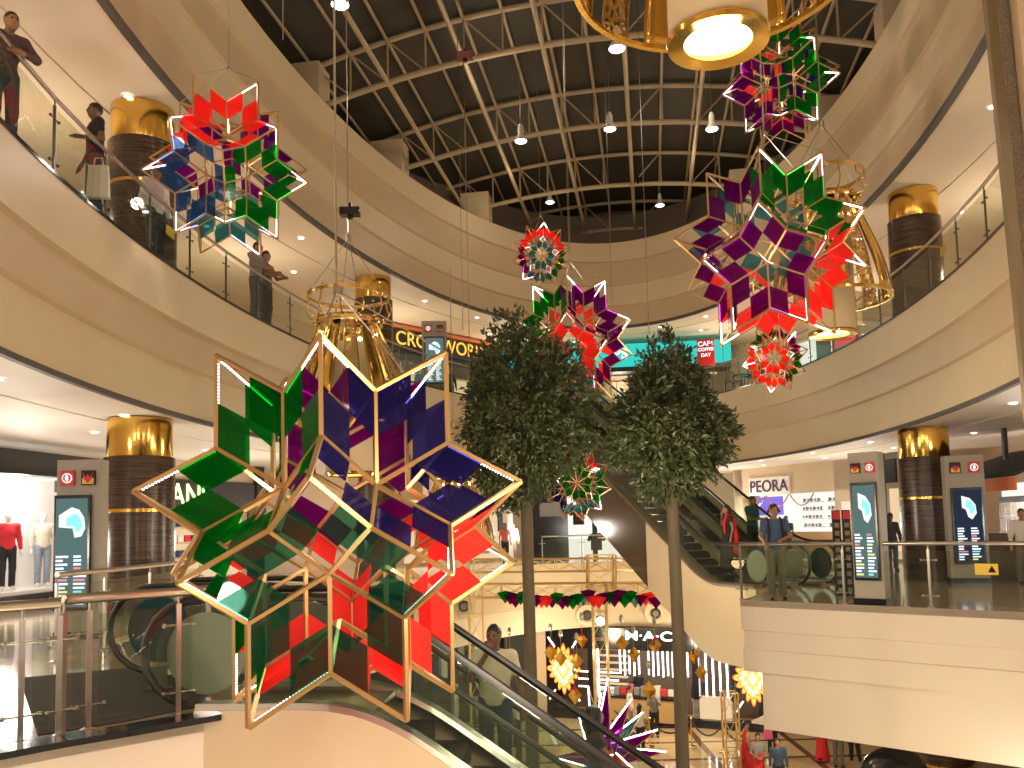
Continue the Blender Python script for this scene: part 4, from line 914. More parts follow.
for py, lab in ((563, 'upper level gold lattice beam under the back railing'), (588, 'lower level gold lattice beam with the coloured bunting')):
    p0, p1 = P(474, py+3, d=D-.2 if py < 570 else D-1.2), P(662, py+1, d=D+.5 if py < 570 else D-.6); lattice('lattice_truss', lab, p0, p1, .40)
p0, p1 = P(601, 555, d=D-.7), P(601, 603, d=D-.7); lattice('lattice_truss', 'short square gold lattice box where the beams meet the middle upright', p0, p1, .8, .4)
# bunting pieces
rnd = random.Random(4); proto = {}
cols = [('G', 'green'), ('P', 'magenta'), ('R', 'red'), ('T', 'pale teal')]
for i in range(30):
    px = 505+i*5.2; p = P(px, 592+rnd.uniform(-1, 6)+(2 if i % 2 else 0), d=D-1.6+rnd.uniform(-.3, .3)); k, nm = cols[(0, 1, 1, 0, 0, 3, 1, 2, 2, 1)[i % 10]]
    b = MB(); s_ = .24; b.add([(-s_, 0, 0), (s_, 0, 0), (0, s_*.5, .05), (0, -s_*.5, .04), (0, 0, -s_*1.3)], [(0, 3, 4), (3, 1, 4), (1, 2, 4), (2, 0, 4), (0, 2, 1, 3)])
    o = b.build('bunting_piece', GC[k], None); o.location = tuple(p); o.rotation_euler = (0, 0, rnd.uniform(-.6, .6)); tag(o, nm+' faceted piece of the bunting strung under the gold lattice beam', 'bunting', nm+' bunting pieces')
# hanging gold diamonds
for i, (px, py, s_, where) in enumerate(((551, 652, .3, 'upper one at the left above the glowing flower panel'), (561, 658, .28, 'second from the left'), (577, 661, .28, 'between the flower panel and the middle upright'), (582, 640, .26, 'highest one, with a red top, left of the middle upright'), (622, 643, .3, 'left of the white sign letters'), (634, 654, .28, 'lower one under the white sign letters'), (655, 645, .3, 'with a red top under the last white sign letter'), (694, 655, .28, 'right of the right tree trunk, upper'), (701, 672, .28, 'right of the right tree trunk, lower'), (575, 695, .3, 'low beside the flower panel'), (649, 690, .32, 'in front of the oak counter'), (510, 655, .26, 'between the man in cream and the left tree trunk'), (507, 677, .26, 'lowest near the man in the cream T-shirt'))):
    p = P(px, py, d=27.3); root = empty('hanging_diamond', tuple(p)); tag(root, 'hanging gold diamond, '+where, 'hanging ornament', 'hanging gold diamonds')
    s_ *= .72; b = MB(); q = [(s_, 0, 0), (0, s_*.5, 0), (-s_, 0, 0), (0, -s_*.5, 0), (0, 0, s_*1.25), (0, 0, -s_*1.4)]; b.add(q, [(0, 1, 4), (1, 2, 4), (2, 3, 4), (3, 0, 4), (1, 0, 5), (2, 1, 5), (3, 2, 5), (0, 3, 5)]); b.build('gem', M['gold'], root)
    if i % 3 == 0 or i == 6:
        b = MB(); q = [(s_*.45, -.02, s_*.75), (0, -s_*.3, s_*.72), (-s_*.45, -.02, s_*.75), (0, 0, s_*1.4)]; b.add(q, [(0, 1, 3), (1, 2, 3), (2, 0, 3), (0, 2, 1)]); b.build('coloured_cap', GC['R'], root)
    b = MB(); b.tube([(0, 0, s_), (0, 0, max(.8, -2.0-p[2]))], .008, 4); b.ball((0, 0, s_+.55), .07, 6, (1, 1, 2)); b.build('hanging_wire', M['steel'], root)
p = P(600, 621, d=D-.9); root = empty('flood_lamp', tuple(p)); tag(root, 'small bright lamp clamped to the middle gold upright', 'lamp'); b = MB(); b.ball((0, -.1, 0), .13, 8); b.build('lamp_glow', M['lamp'], root); b = MB(); b.lathe([(.15, -.1), (.1, .15)], n=10); b.build('lamp_body', M['black'], root)
# rope barriers
def rope_post(px, py, lab):
    p = P(px, py, z=ZL); root = empty('stanchion', tuple(p)); tag(root, lab, 'rope post', 'rope posts'); b = MB(); b.lathe([(.17, 0), (.17, .03), (.03, .05), (.03, .95), (.05, 1.0), (0, 1.03)], n=14); b.build('post', M['gold'], root, True); return p
ps = [rope_post(601, 716, 'gold rope post behind the spiky star'), rope_post(650, 747, 'gold rope post between the spiky star and the right tree trunk'), rope_post(692, 747, 'gold rope post just right of the right tree trunk'), rope_post(724, 752, 'gold rope post beside the right gold upright'), rope_post(748, 755, 'gold rope post hidden by the woman in the red sari')]
for i, lab in enumerate(('left black rope behind the spiky star', 'black rope between spiky star and right trunk', 'black rope crossing behind the right tree trunk', 'black rope hanging just left of the woman in the red sari')):
    a, c = ps[i], ps[i+1]; b = MB(); b.tube([tuple(a+(c-a)*t+np.array((0, 0, .92-.45*(1-(2*t-1)**2)))) for t in np.linspace(0, 1, 13)], .028, 6)
    tag(b.build('barrier_rope', M['rubber'], None, True), lab, 'rope', 'barrier ropes')
# black dish shaped object and near frame post
p = P(893, 760, d=15.5); root = empty('satellite_bin', (p[0], p[1], p[2])); root.name = 'round_black_dish'; tag(root, 'round glossy black dish poking up at the bottom edge under the right-hand platform', 'dish')
b = MB(); b.ball((0, 0, -.25), .62, 14, (1, .4, .8)); b.build('dish', M['black'], root, True); b = MB(); b.bar((.3, 0, .0), (.62, 0, .55), .14); b.build('support_arm', M['darksteel'], root)
b = MB(); b.tube([(0, 0, -.7), (0, 0, ZL-p[2])], .05, 8); b.build('pole', M['darksteel'], root)
# tall near pillar frame at the right edge
pa, pb = P(983, 0, d=3.6), P(1021, 385, d=3.6); root = empty('pillar_frame', tuple(pb)); tag(root, 'tall beige pillar with bronze and glitter-edged trim running up the right edge', 'pillar')
dv = (pa-pb)/np.linalg.norm(pa-pb); up3 = np.array((0, 0, 1.)); a_, c_ = -dv*2.6, (pa-pb)+dv*3
for nm, off, wd, m_ in (('bronze_edge', .028, .045, 'dark_bronze'), ('glitter_strip', .078, .05, 'glitter'), ('beige_face', .42, .62, 'beige')):
    b = MB(); o_ = np.array((off, 0, 0)); b.bar(a_+o_, c_+o_, wd, .03 if m_ != 'beige' else .12, up=(0, 1, 0)); b.build(nm, M[m_], root)
for px, y0, y1, d, lab in ((470, 195, 372, 20, 'thin steel cable hanging free left of the left topiary crown'), (463, 205, 330, 21, 'thinner cable just left of it, over the yellow letters'), (649, 0, 335, 19, 'long thin cable hanging down to the right topiary crown'), (612, 150, 300, 22, 'thin cable hanging right of the red-centred star'), (728, 395, 470, 26, 'short thin cable against the cream fascia above the jewellery shop'), (336, 0, 292, 9, 'pinkish rope running down to the lantern from the top edge'), (283, 0, 40, 12, 'dark cable near the top edge left of the long rope')):
    a, c = P(px, y0, d=d), P(px, y1, d=d); b = MB(); b.tube([(c[0], c[1], 14.4), tuple(c)], .009, 5); tag(b.build('hanging_cable', M['steel'], None, True), lab, 'cable', 'hanging cables')
for px, py, d, lab in ((465, 56, 17.5, 'small red and black hoist motor clamped to a roof tube'), (638, 180, 31, 'small dark hoist on the farther roof truss'), (350, 212, 14.3, 'dark rigging clamp on the cable above the lantern crown')):
    p = P(px, py, d=d); root = empty('cable_hoist', tuple(p)); tag(root, lab, 'hoist'); b = MB(); b.box((0, 0, 0), (.34, .16, .14)); b.build('motor_body', M['maroon' if px == 465 else 'black'], root)
    b = MB(); b.lathe([(0, -.14), (.05, -.12), (.05, -.05), (0, -.03)], n=8); b.box((0, 0, .1), (.05, .05, .12)); b.build('hook_block', M['black'], root)
# kiosk carpet clutter, column of small red signs
p = P(786, 560, d=18.5); root = empty('sign_post', tuple(P(845, 596, z=0)), 0); tag(root, 'narrow pair of red-topped strips of pictograms standing behind the right platform railing', 'sign post')
for xx in (-.1, .1):
    b = MB(); b.box((xx, 0, .85), (.16, .04, 1.7)); b.build('strip', M['black'], root); b = MB(); b.box((xx, -.025, 1.6), (.14, .01, .16)); b.build('red_cap', M['red'], root)
    b = MB()
    for i in range(9): b.box((xx, -.025, .12+.16*i), (.09, .01, .09))
    b.build('pictogram', M['greyc'], root)
# ------------------------------------------------------------------ people (implicit bodies, one continuous surface each)
def surf_nets(fn, lo, hi, h):
    ax = [np.arange(lo[i], hi[i]+h, h) for i in range(3)]; X, Y, Z = np.meshgrid(*ax, indexing='ij'); Pn = np.stack((X, Y, Z), -1)
    f = fn(Pn.reshape(-1, 3)).reshape(X.shape); nx, ny, nz = [n-1 for n in X.shape]
    cs = [(i, j, k) for i in (0, 1) for j in (0, 1) for k in (0, 1)]
    sl = lambda i, j, k: f[i:i+nx, j:j+ny, k:k+nz]
    S = np.stack([sl(*c) for c in cs], -1); ins = S < 0; act = ins.any(-1) & ~ins.all(-1); idx = -np.ones(act.shape, int); idx[act] = np.arange(act.sum())
    A = np.argwhere(act); s = S[act]; acc = np.zeros((len(A), 3)); cnt = np.zeros(len(A))
    for a in range(8):
        for b_ in range(a+1, 8):
            d = np.array(cs[b_])-np.array(cs[a])
            if abs(d).sum() != 1: continue
            m = (s[:, a] < 0) != (s[:, b_] < 0); t = s[m, a]/(s[m, a]-s[m, b_]); acc[m] += np.array(cs[a])+t[:, None]*d; cnt[m] += 1
    vs = (A+acc/cnt[:, None])*h+np.array(lo); fs = []
    for a in range(3):
        b_, c = (a+1) % 3, (a+2) % 3; g = f; sh = [slice(1, n) for n in (nx, ny, nz)]; s0 = list(sh); s0[a] = slice(0, (nx, ny, nz)[a]); s1 = list(sh); s1[a] = slice(1, (nx, ny, nz)[a]+1)
        f0, f1 = f[tuple(s0)], f[tuple(s1)]; m = (f0 < 0) != (f1 < 0); q = np.argwhere(m); fl = f0[m] < 0
        base = q.copy(); base[:, b_] += 1; base[:, c] += 1
        eb = np.eye(3, dtype=int)[b_]; ec = np.eye(3, dtype=int)[c]
        quad = [idx[tuple((base-o).T)] for o in (np.zeros(3, int), eb, eb+ec, ec)]; Q = np.stack(quad, -1)
        ok = (Q >= 0).all(-1); Q = Q[ok]; fl = fl[ok]; Q[~fl] = Q[~fl][:, ::-1]; fs += Q.tolist()
    return vs, fs
def cap(a, b_, r0, r1):
    a = np.array(a, float); b_ = np.array(b_, float); d = b_-a; L2 = d@d+1e-9
    def f(p):
        t = np.clip((p-a)@d/L2, 0, 1); return np.linalg.norm(p-(a+t[:, None]*d), axis=1)-(r0+(r1-r0)*t)
    return f
def ell3(c, r, ang=0):
    c = np.array(c, float); r = np.array(r, float)
    def f(p):
        q = p-c
        if ang: q = np.stack((q[:, 0]*cos(ang)+q[:, 1]*sin(ang), -q[:, 0]*sin(ang)+q[:, 1]*cos(ang), q[:, 2]), -1)
        k = np.linalg.norm(q/r, axis=1); return (k-1)*r.min()
    return f
def smin(fs, k=.03):
    def f(p):
        r = fs[0](p)
        for g in fs[1:]:
            q = g(p); h = np.clip(.5+.5*(q-r)/k, 0, 1); r = q*(1-h)+r*h-k*h*(1-h)
        return r
    return f
def mkobj(name, vs, fs, m, parent):
    me = bpy.data.meshes.new(name); me.from_pydata([tuple(v) for v in vs.tolist()], [], fs); me.materials.append(m)
    me.polygons.foreach_set('use_smooth', [True]*len(fs)); o = bpy.data.objects.new(name, me); COL.objects.link(o); o.parent = parent; return o
def person(label, loc, rz, H=1.72, pose=None, top='navy', sleeve=.55, bottom='denim', skin='skin', hair='short', res=.022, dress=None, lean=0, group=None, name='person', shoes=True, female=False, fingers=False, hairm='hair', cat='person', build=1.):
    k = H/1.75; J = dict(pel=(0, 0, .95), wst=(0, 0, 1.08), chs=(0, 0, 1.27), nck=(0, .01, 1.47), hd=(0, -.01, 1.625),
        ls=(-.185, 0, 1.41), rs=(.185, 0, 1.41), le=(-.245, .02, 1.13), re=(.245, .02, 1.13), lw=(-.255, -.05, .88), rw=(.255, -.05, .88),
        lh=(-.09, 0, .92), rh=(.09, 0, .92), lk=(-.10, -.02, .50), rk=(.10, -.02, .50), la=(-.10, .02, .09), ra=(.10, .02, .09), lt=(-.115, -.14, .035), rt=(.115, -.14, .035), look=0.)
    if female: J['ls'] = (-.165, 0, 1.40); J['rs'] = (.165, 0, 1.40)
    if pose: J.update(pose)
    look = J.pop('look'); J = {a: np.array(b_, float) for a, b_ in J.items()}; bw = build
    hd = J['hd']; fw = np.array((sin(look), -cos(look), 0)); sd = np.array((cos(look), sin(look), 0))
    limbs_arm = []
    def arm(s, g=0, upto=1.):
        S, E_, Wr = J[s+'s'], J[s+'e'], J[s+'w']
        if upto <= 1: return [cap(S, S+(E_-S)*upto, .052+g, .042+g)]
        return [cap(S, E_, .050+g, .038+g), cap(E_, Wr, .038+g, .025+g)]
    torso = lambda g=0: [ell3(J['chs'], (.165*bw+g, .105*bw+g, .21+g)), ell3(J['wst'], (.138*bw+g, .098*bw+g, .17+g)), ell3(J['pel'], ((.155 if not female else .168)*bw+g, .108*bw+g, .13+g)), cap(J['ls'], J['rs'], .055+g, .055+g)]
    leg = lambda s, g=0, fl=0: [cap(J[s+'h'], J[s+'k'], .082*bw+g, .055+g+fl*.4), cap(J[s+'k'], J[s+'a'], .053+g+fl*.4, .036+g+fl)]
    head = [ell3(hd+(0, 0, .01), (.073, .090, .108), look), ell3(hd+fw*.035+(0, 0, -.055), (.052, .05, .055), look), cap(J['nck'], hd-(0, 0, .05), .05, .048),
            ell3(hd+fw*.096+(0, 0, -.012), (.014, .02, .02), look), ell3(hd+sd*.076, (.012, .02, .028), look), ell3(hd-sd*.076, (.012, .02, .028), look)]
    hands = []
    for s in 'lr':
        d = J[s+'w']-J[s+'e']; d = d/np.linalg.norm(d); q = np.cross(d, (0, 0, 1.)) if abs(d[2]) < .8 else np.cross(d, (0, 1., 0)); q /= np.linalg.norm(q); w_ = J[s+'w']
        if s+'hand' in J: d = J[s+'hand']
        hands.append(cap(w_, w_+d*.085, .026, .032))
        hands.append(cap(w_+d*.03, w_+d*.08+q*.045, .014, .011))
        if fingers:
            for i in range(4): hands.append(cap(w_+d*.08+q*(.03-.02*i), w_+d*(.155-.012*abs(i-1.3))+q*(.034-.022*i)+np.array((0, -.012, -.01)), .0095, .008))
        else: hands.append(cap(w_+d*.08, w_+d*.15, .028, .014))
    body = torso()+leg('l')+leg('r')+arm('l', 0, 2)+arm('r', 0, 2)+head+hands+[cap(J['la'], J['lt'], .038, .03), cap(J['ra'], J['rt'], .038, .03)]
    pts = np.array([v for a, v in J.items() if v.shape == (3,) and 'hand' not in a]); lo, hi = pts.min(0)-.24, pts.max(0)+.24
    root = empty(name, loc, rz); tag(root, label, cat, group)
    if lean: root.rotation_euler = (lean, 0, rz)
    def emitp(nm, fn, m_, cl=None, r_=res):
        vs, fs = surf_nets(fn, lo, hi, r_)
        if not len(vs): return None
        return mkobj(nm, vs*k, fs, M[m_], root)
    emitp('body', smin(body, .03), skin)
    hem = J['pel'][2]-.06; clip = lambda fn, z, up: (lambda p: np.maximum(fn(p), (z-p[:, 2]) if up else (p[:, 2]-z)))
    neckcut = lambda fn: (lambda p: np.maximum(fn(p), -(np.linalg.norm(p-(J['nck']+np.array((0, -.02, .05))), axis=1)-.075)))
    def sleeves(g):
        out = []
        for s in 'lr':
            if sleeve <= .01: continue
            if sleeve <= 1: out += arm(s, g, sleeve)
            else: S, E_, Wr = J[s+'s'], J[s+'e'], J[s+'w']; out += [cap(S, E_, .052+g, .040+g), cap(E_, E_+(Wr-E_)*.92, .040+g, .028+g)]
        return out
    if dress is None or dress == 'kurta':
        fn = smin(torso(.014)+sleeves(.014), .03)
        if dress == 'kurta': fn = smin([fn, cap(J['pel']+(0, 0, .02), (J['pel'][0], J['pel'][1], .52), .165, .20)], .05); hem = .50
        emitp('shirt', neckcut(clip(fn, hem, True)), top)
        fn = smin([ell3(J['pel'], (.160*bw+.008, .112*bw+.008, .13))]+leg('l', .012, .02)+leg('r', .012, .02), .025)
        emitp('trousers', clip(lambda p: np.maximum(fn(p), p[:, 2]-(J['pel'][2]+.04)), .075, True), bottom)
    else:   # long gown or sari
        fn = smin(torso(.014)+sleeves(.014), .03); emitp('blouse', neckcut(clip(fn, J['pel'][2]-.02, True)), top)
        fn = smin([ell3(J['pel'], (.17, .125, .15)), cap(J['pel'], (J['pel'][0], J['pel'][1]+.02, .16), .15, .25)], .06); emitp('skirt', clip(lambda p: np.maximum(fn(p), p[:, 2]-(J['pel'][2]+.06)), .05, True), bottom)
        if dress == 'sari':
            fn = smin([cap(J['ls']+(0, .02, .02), J['pel']+np.array((.10, -.07, .02)), .075, .09), cap(J['ls']+(0, .06, .02), J['pel']+np.array((-.14, .16, -.35)), .06, .10)], .03); emitp('sari_drape', fn, bottom)
    if shoes: emitp('shoes', smin([cap(J['la']-(0, -.03, .05), J['lt'], .045, .038), cap(J['ra']-(0, -.03, .05), J['rt'], .045, .038)], .01), 'black')
    # hair
    hs = [ell3(hd-fw*.012+np.array((0, 0, .032)), (.083, .098, .102), look)]
    cutc = hd+fw*.085+np.array((0, 0, -.035))
    if hair == 'long': hs += [cap(hd-fw*.05, hd-fw*.09+np.array((0, 0, -.34)), .085, .05)]
    if hair == 'curly': hs += [ell3(hd-fw*.05-(0, 0, .05), (.13, .13, .19))]
    if hair == 'bun': hs += [ell3(hd-fw*.11+np.array((0, 0, .0)), (.05, .05, .05))]
    if hair:
        hf = smin(hs, .02); emitp('hair', lambda p: np.maximum(np.maximum(hf(p), -(np.linalg.norm((p-cutc)/np.array((1, 1, 1.15)), axis=1)-.088)), (-(p[:, 2]-hd[2]+.065) if hair in ('short', 'bun') else -1+0*p[:, 2])), hairm, r_=min(res, .018))
    if res < .024:
        b = MB()
        for s in (-1, 1): b.ball(tuple((hd+fw*.082+sd*s*.03+np.array((0, 0, .012)))*k), .011*k, 6)
        b.build('eyes', M['black'], root); b = MB(); q = (hd+fw*.087+np.array((0, 0, -.05)))*k; b.bar(q-sd*.022*k, q+sd*.022*k, .008*k, .008*k); b.build('mouth', M['lip'], root)
    return root, J, k
M['lip'] = mat('lips', (.28, .09, .07), .5)
def at(px, py, z=None, d=None): p = P(px, py, z=z, d=d); return (float(p[0]), float(p[1]), float(p[2]))
def standing(px, d, z, **kw):
    p = P(px, 500, d=d); p = np.array((P(px, 500, d=d)[0], d)); return (float(p[0]), float(p[1]), z)
def face(loc, deg=0): return atan2(loc[0], -(-loc[1]))*0 - atan2(loc[0], loc[1])+radians(deg)   # 0 = looks at the photographer
# man in the cream T-shirt on the descending escalator, right hand to his mouth
L = standing(491, 9.72, -1.36); person('man in cream printed T-shirt and jeans on the escalator, fist at his mouth', L, face(L, -8), 1.80,
    dict(le=(-.25, -.10, 1.18), lw=(-.05, -.15, 1.47), re=(.27, .05, 1.13), rw=(.30, -.02, .88), lhand=(.25, .05, .8), look=-.2), top='creamtee', sleeve=.62, bottom='denim', skin='skin2', res=.017, fingers=True, build=1.1)
L = standing(588, 9.75, -2.12); person('woman with big dark curly hair in dark clothes lower down the escalator', L, face(L, 95), 1.62, dict(look=.3, le=(-.2, -.15, 1.15), lw=(-.1, -.33, 1.05)), top='blacktee', sleeve=.3, bottom='navy', hair='curly', female=True, res=.02, fingers=True)
# man with headphones leaning on the right platform railing
L = standing(773, 16.55, 0.005); mr, J, k = person('man in blue T-shirt with headphones and backpack straps leaning on the right railing', L, face(L, 10), 1.84, dict(le=(-.26, -.06, 1.16), lw=(-.22, -.26, 1.04), re=(.27, -.06, 1.16), rw=(.10, -.25, 1.10), look=.35), top='navyblue', sleeve=.6, bottom='khaki', res=.02, fingers=True, build=1.05)
def acc(nm, m_, root, fn): b = MB(); fn(b); return b.build(nm, M[m_], root, True)
acc('headphones', 'black', mr, lambda b: (b.tube([(.088*cos(t)*k, -.0, (1.64+.11*sin(t))*k) for t in np.linspace(0, pi, 9)], .012, 6), b.ball((.09*k, -.0, 1.62*k), .035, 8), b.ball((-.09*k, 0, 1.62*k), .035, 8)))
acc('backpack', 'matblack', mr, lambda b: (b.ball((0, .2*k, 1.22*k), .19, 10, (1, .6, 1.3)), b.tube([(-.12, .1, 1.5*k), (-.125, -.08, 1.46*k), (-.13, -.15, 1.25*k), (-.14, -.08, 1.05*k)], .022, 6), b.tube([(.12, .1, 1.5*k), (.125, -.08, 1.46*k), (.13, -.15, 1.25*k), (.14, -.08, 1.05*k)], .022, 6)))
# escalator riders at the right
L = (*P(726, 500, d=21.4)[:2], .28); L = tuple(map(float, L)); w1, J, k = person('woman in black dress with long red scarf at the foot of the rising escalator', L, face(L, -60), 1.66, dict(le=(-.25, .0, 1.22), lw=(-.12, -.08, 1.52), lhand=(.5, .1, .6), look=-.3), top='blacktee', sleeve=.3, bottom='blacktee', dress='gown', hair='long', female=True, res=.022)
acc('red_scarf', 'cred', w1, lambda b: (b.tube([(.10, -.12, .95), (.10, -.14, 1.2), (.12, -.05, 1.44), (.14, .08, 1.35), (.17, .12, .9), (.18, .12, .45)], [.03, .05, .04, .06, .08, .09], 8)))
L = (*P(751, 500, d=22.2)[:2], .42); L = tuple(map(float, L)); person('man in dark green polo looking down at his phone by the rising escalator', L, face(L, 55), 1.76, dict(le=(-.22, -.05, 1.15), lw=(-.10, -.28, 1.14), re=(.22, -.05, 1.15), rw=(.10, -.28, 1.14), hd=(0, -.05, 1.61)), top='polo', sleeve=.55, bottom='blacktee', skin='skin2', res=.022)
# upper gallery, left
def upper(px, off, pyhead, H):
    """stands on the upper gallery floor just behind the rail where the photo column crosses it"""
    v = ray(px, 200); kk = v[0]/v[1]; best = None
    for i in range(4000):
        t = 2*pi*i/4000; x, y = ell(t, off)
        if y > 3 and abs(x/y-kk) < .004 and (best is None or y < best[1]) and ((px > 512) == (x > 0)): best = (x, y)
    x, y = best; return (x, y, 6.27)
L = upper(97, .27, 97, 1.7); m2, J, k = person('man in dark T-shirt behind the upper-left railing, holding a white shopping bag', L, face(L, -75), 1.9, dict(re=(.25, .02, 1.15), rw=(.22, -.22, 1.12), le=(-.26, .0, 1.15), lw=(-.27, -.10, .92)), top='blacktee', sleeve=.5, bottom='denim', skin='skin2', res=.02, fingers=True)
bagm = MB(); bagm.add([(-.16, -.05, -.5), (.16, -.05, -.5), (.16, .05, -.5), (-.16, .05, -.5), (-.14, -.03, 0), (.14, -.03, 0), (.14, .03, 0), (-.14, .03, 0)], [(3, 2, 1, 0), (4, 5, 6, 7), (0, 1, 5, 4), (1, 2, 6, 5), (2, 3, 7, 6), (3, 0, 4, 7)])
bg = empty('shopping_bag', (L[0]+.16, L[1]-.20, L[2]+.82), face(L, -20)); tag(bg, 'white plastic shopping bag carried by the man at the upper-left railing', 'bag'); o = bagm.build('sack', M['whitec'], bg)
acc('handle', 'whitec', bg, lambda b: b.tube([(-.07, 0, 0), (-.05, 0, .12), (.05, 0, .12), (.07, 0, 0)], .012, 5))
L = upper(158, .30, 155, 1.7); person('man in pale shirt and dark trousers behind the upper-left railing, half hidden by the star', L, face(L, 40), 1.9, top='whitec', sleeve=1.2, bottom='blacktee', skin='skin2', res=.022)
L = upper(259, .28, 240, 1.7); person('bearded man in grey checked shirt and jeans leaning on the upper-left railing', L, face(L, 60), 1.98, dict(le=(-.26, -.12, 1.18), lw=(-.2, -.36, 1.12), re=(.26, -.12, 1.18), rw=(.2, -.36, 1.12), hd=(0, -.05, 1.61)), top='greyc', sleeve=.6, bottom='denim', res=.022)
L = upper(269, .28, 245, 1.7); person('man in plain grey shirt resting his forearms on the rail beside the bearded man', L, face(L, 60), 1.92, dict(le=(-.24, -.14, 1.18), lw=(-.12, -.38, 1.14), re=(.26, -.12, 1.18), rw=(.12, -.38, 1.14)), top='khaki', sleeve=.6, bottom='blacktee', res=.022)
L = upper(3, .3, 20, 1.7); m3, J, k = person('person in pink checked shirt leaning over the rail in the top-left corner', L, face(L, 20), 1.75, dict(hd=(0, -.22, 1.52), nck=(0, -.14, 1.42), chs=(0, -.07, 1.25), ls=(-.19, -.11, 1.37), rs=(.19, -.11, 1.37), le=(-.28, -.25, 1.14), lw=(-.1, -.36, 1.1), re=(.28, -.25, 1.14), rw=(.1, -.36, 1.1)), top='checkc', sleeve=1.2, bottom='navy', res=.022)
for px, pyh, lab, tp in ((450, 380, 'dark figure with red bag strap in front of the yellow-lettered shop, upper gallery', 'blacktee'), (421, 388, 'shopper barely showing over the parapet left of the upper directory totem', 'navy')):
    p = P(px, 380, d=34.0); person(lab, (float(p[0]), 33.9, 6.27), face(p, 20), 1.7, top=tp, sleeve=1.2, bottom='blacktee', res=.03)
# middle floor
for px, d, lab, kw in ((504, 36.4, 'woman with dark hair in salmon top behind the back railing', dict(top='pinkc', sleeve=.5, bottom='blacktee', hair='long', female=True)),
    (512, 37.2, 'person in pale shirt browsing in the fashion shop beside the woman in salmon', dict(top='creamtee', sleeve=1.2, bottom='khaki')),
    (889, 24.5, 'woman in black with red bag between the tall totem and the wood column', dict(top='blacktee', sleeve=1.2, bottom='navy', hair='long', female=True)),
    (884, 31.5, 'dark-haired man standing at the shop behind the woman in black', dict(top='greyc', sleeve=.5, bottom='blacktee')),
    (785, 30.5, 'shop assistant with dark hair behind the low counter of the jewellery shop', dict(top='blacktee', sleeve=.5, bottom='blacktee')),
    (1020, 19.0, 'person in pale pink shirt at the kiosk, cut by the right edge', dict(top='whitec', sleeve=1.2, bottom='khaki'))):
    p = P(px, 500, d=d); person(lab, (float(p[0]), float(p[1]), 0.0), face(p, 160 if 'red bag between' in lab else 10), 1.66, res=.03, **kw)
# window mannequins at the far left
for i, (px, t_, lab, dx) in enumerate(((8, 'cred', 'mannequin in open plaid shirt over a red top, leftmost in the lit window', 0), (44, 'plaidw', 'mannequin in plaid shirt and washed jeans, right of the first one in the window', 0))):
    v = ray(px, 500); x, y = ell_hit(px, 6.1); L = (x, y, .34)
    mm, J, k = person(lab, L, face(L, 15), 1.82, top=t_, sleeve=1.2, bottom='blacktee' if i == 0 else 'washed', skin='mannequin', hair=None, res=.024, name='mannequin', cat='mannequin', group='window mannequins', shoes=False)
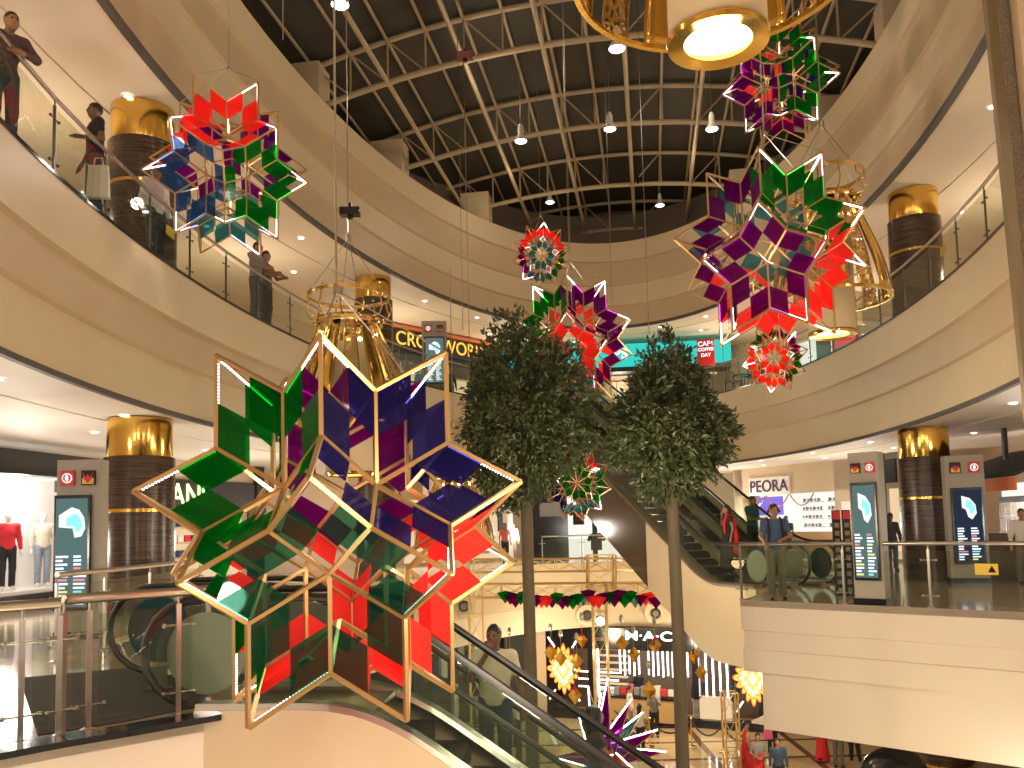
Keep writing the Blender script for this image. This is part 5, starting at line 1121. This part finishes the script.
# lowest floor
LOW = [(631, 735, 'man in white shirt walking past the oak counter of the cosmetics shop', dict(top='whitec', sleeve=1.2, bottom='greyc'), 1.80, 90),
 (655, 737, 'woman in grey top and black trousers raising a phone in front of the cosmetics shop', dict(top='greyc', sleeve=1.2, bottom='blacktee', female=True, hair='long', pose=dict(le=(-.22, -.1, 1.2), lw=(-.06, -.22, 1.45), re=(.22, -.1, 1.2), rw=(.06, -.22, 1.45))), 1.72, 0),
 (641, 752, 'girl in white top with long dark hair walking away behind the spiky star', dict(top='whitec', sleeve=.5, bottom='blacktee', female=True, hair='long'), 1.62, 150),
 (700, 722, 'guard-like figure in dark clothes right of the right tree trunk', dict(top='blacktee', sleeve=1.2, bottom='blacktee'), 1.80, 0),
 (748, 776, 'woman in red sari with yellow blouse left of the group under the platform', dict(top='yellowc', sleeve=.4, bottom='cred', dress='sari', female=True, hair='bun'), 1.66, 100),
 (760, 790, 'woman in grey and red outfit with folded hands beside the red sari', dict(top='greyc', sleeve=.5, bottom='cred', dress='sari', female=True, hair='bun', pose=dict(lw=(-.08, -.22, 1.05), rw=(.08, -.22, 1.05))), 1.62, 10),
 (780, 796, 'boy in navy sweatshirt with white print in front of the group', dict(top='navy', sleeve=1.2, bottom='blacktee'), 1.6, 0),
 (773, 755, 'woman in long black dress holding a pink bag, head hidden by the platform', dict(top='blacktee', sleeve=1.2, bottom='blacktee', dress='kurta', female=True, hair='long'), 1.64, 20),
 (823, 762, 'woman in flowing red dress, upper body hidden by the platform', dict(top='cred', sleeve=.5, bottom='cred', dress='gown', female=True, hair='long'), 1.62, 160),
 (839, 768, 'man in pink shirt and grey trousers, only lower body showing under the platform', dict(top='checkc', sleeve=1.2, bottom='khaki'), 1.74, 160),
 (855, 761, 'man in black trousers at the right end of the group under the platform', dict(top='whitec', sleeve=1.2, bottom='blacktee', pose=dict(la=(-.16, .05, .09), lt=(-.2, -.1, .035))), 1.74, 170),
 (478, 742, 'person in grey on the lowest floor behind the man in cream', dict(top='greyc', sleeve=1.2, bottom='navy'), 1.7, 30),
 (517, 745, 'pale-shirted person on the lowest floor left of the left tree trunk', dict(top='creamtee', sleeve=.6, bottom='blacktee'), 1.7, 60),
 (663, 690, 'assistant with dark hair inside the cosmetics shop, behind the counter', dict(top='blacktee', sleeve=1.2, bottom='blacktee'), 1.7, 0),
 (640, 692, 'second assistant inside the cosmetics shop under the sign', dict(top='blacktee', sleeve=1.2, bottom='blacktee', female=True, hair='long'), 1.66, 0)]
for px, py, lab, kw, H, yaw in LOW:
    if py < 700: p = P(px, 700, d=36.0); p[2] = ZL
    else: p = P(px, py, z=ZL)
    person(lab, (float(p[0]), float(p[1]), ZL), face(p, yaw), H, res=.028, **kw)
b_ = P(768, 734, d=27.4); o = MB(); o.add([(-.14, -.05, -.15), (.14, -.05, -.15), (.14, .05, -.15), (-.14, .05, -.15), (-.12, -.03, .15), (.12, -.03, .15), (.12, .03, .15), (-.12, .03, .15)], [(3, 2, 1, 0), (4, 5, 6, 7), (0, 1, 5, 4), (1, 2, 6, 5), (2, 3, 7, 6), (3, 0, 4, 7)])
o = o.build('handbag', M['pinkbag']); o.location = tuple(b_); tag(o, 'pink handbag held by the woman in the long black dress', 'bag')
p = P(158, 690, z=.01); root = empty('safety_bollard', tuple(p), .5); tag(root, 'small shiny block on the carpet between the escalator handrail loops', 'block')
b = MB(); b.box((0, 0, .12), (.16, .1, .2)); b.build('block', M['steel'], root); b = MB(); b.box((0, 0, .01), (.26, .16, .02)); b.build('foot', M['darksteel'], root)
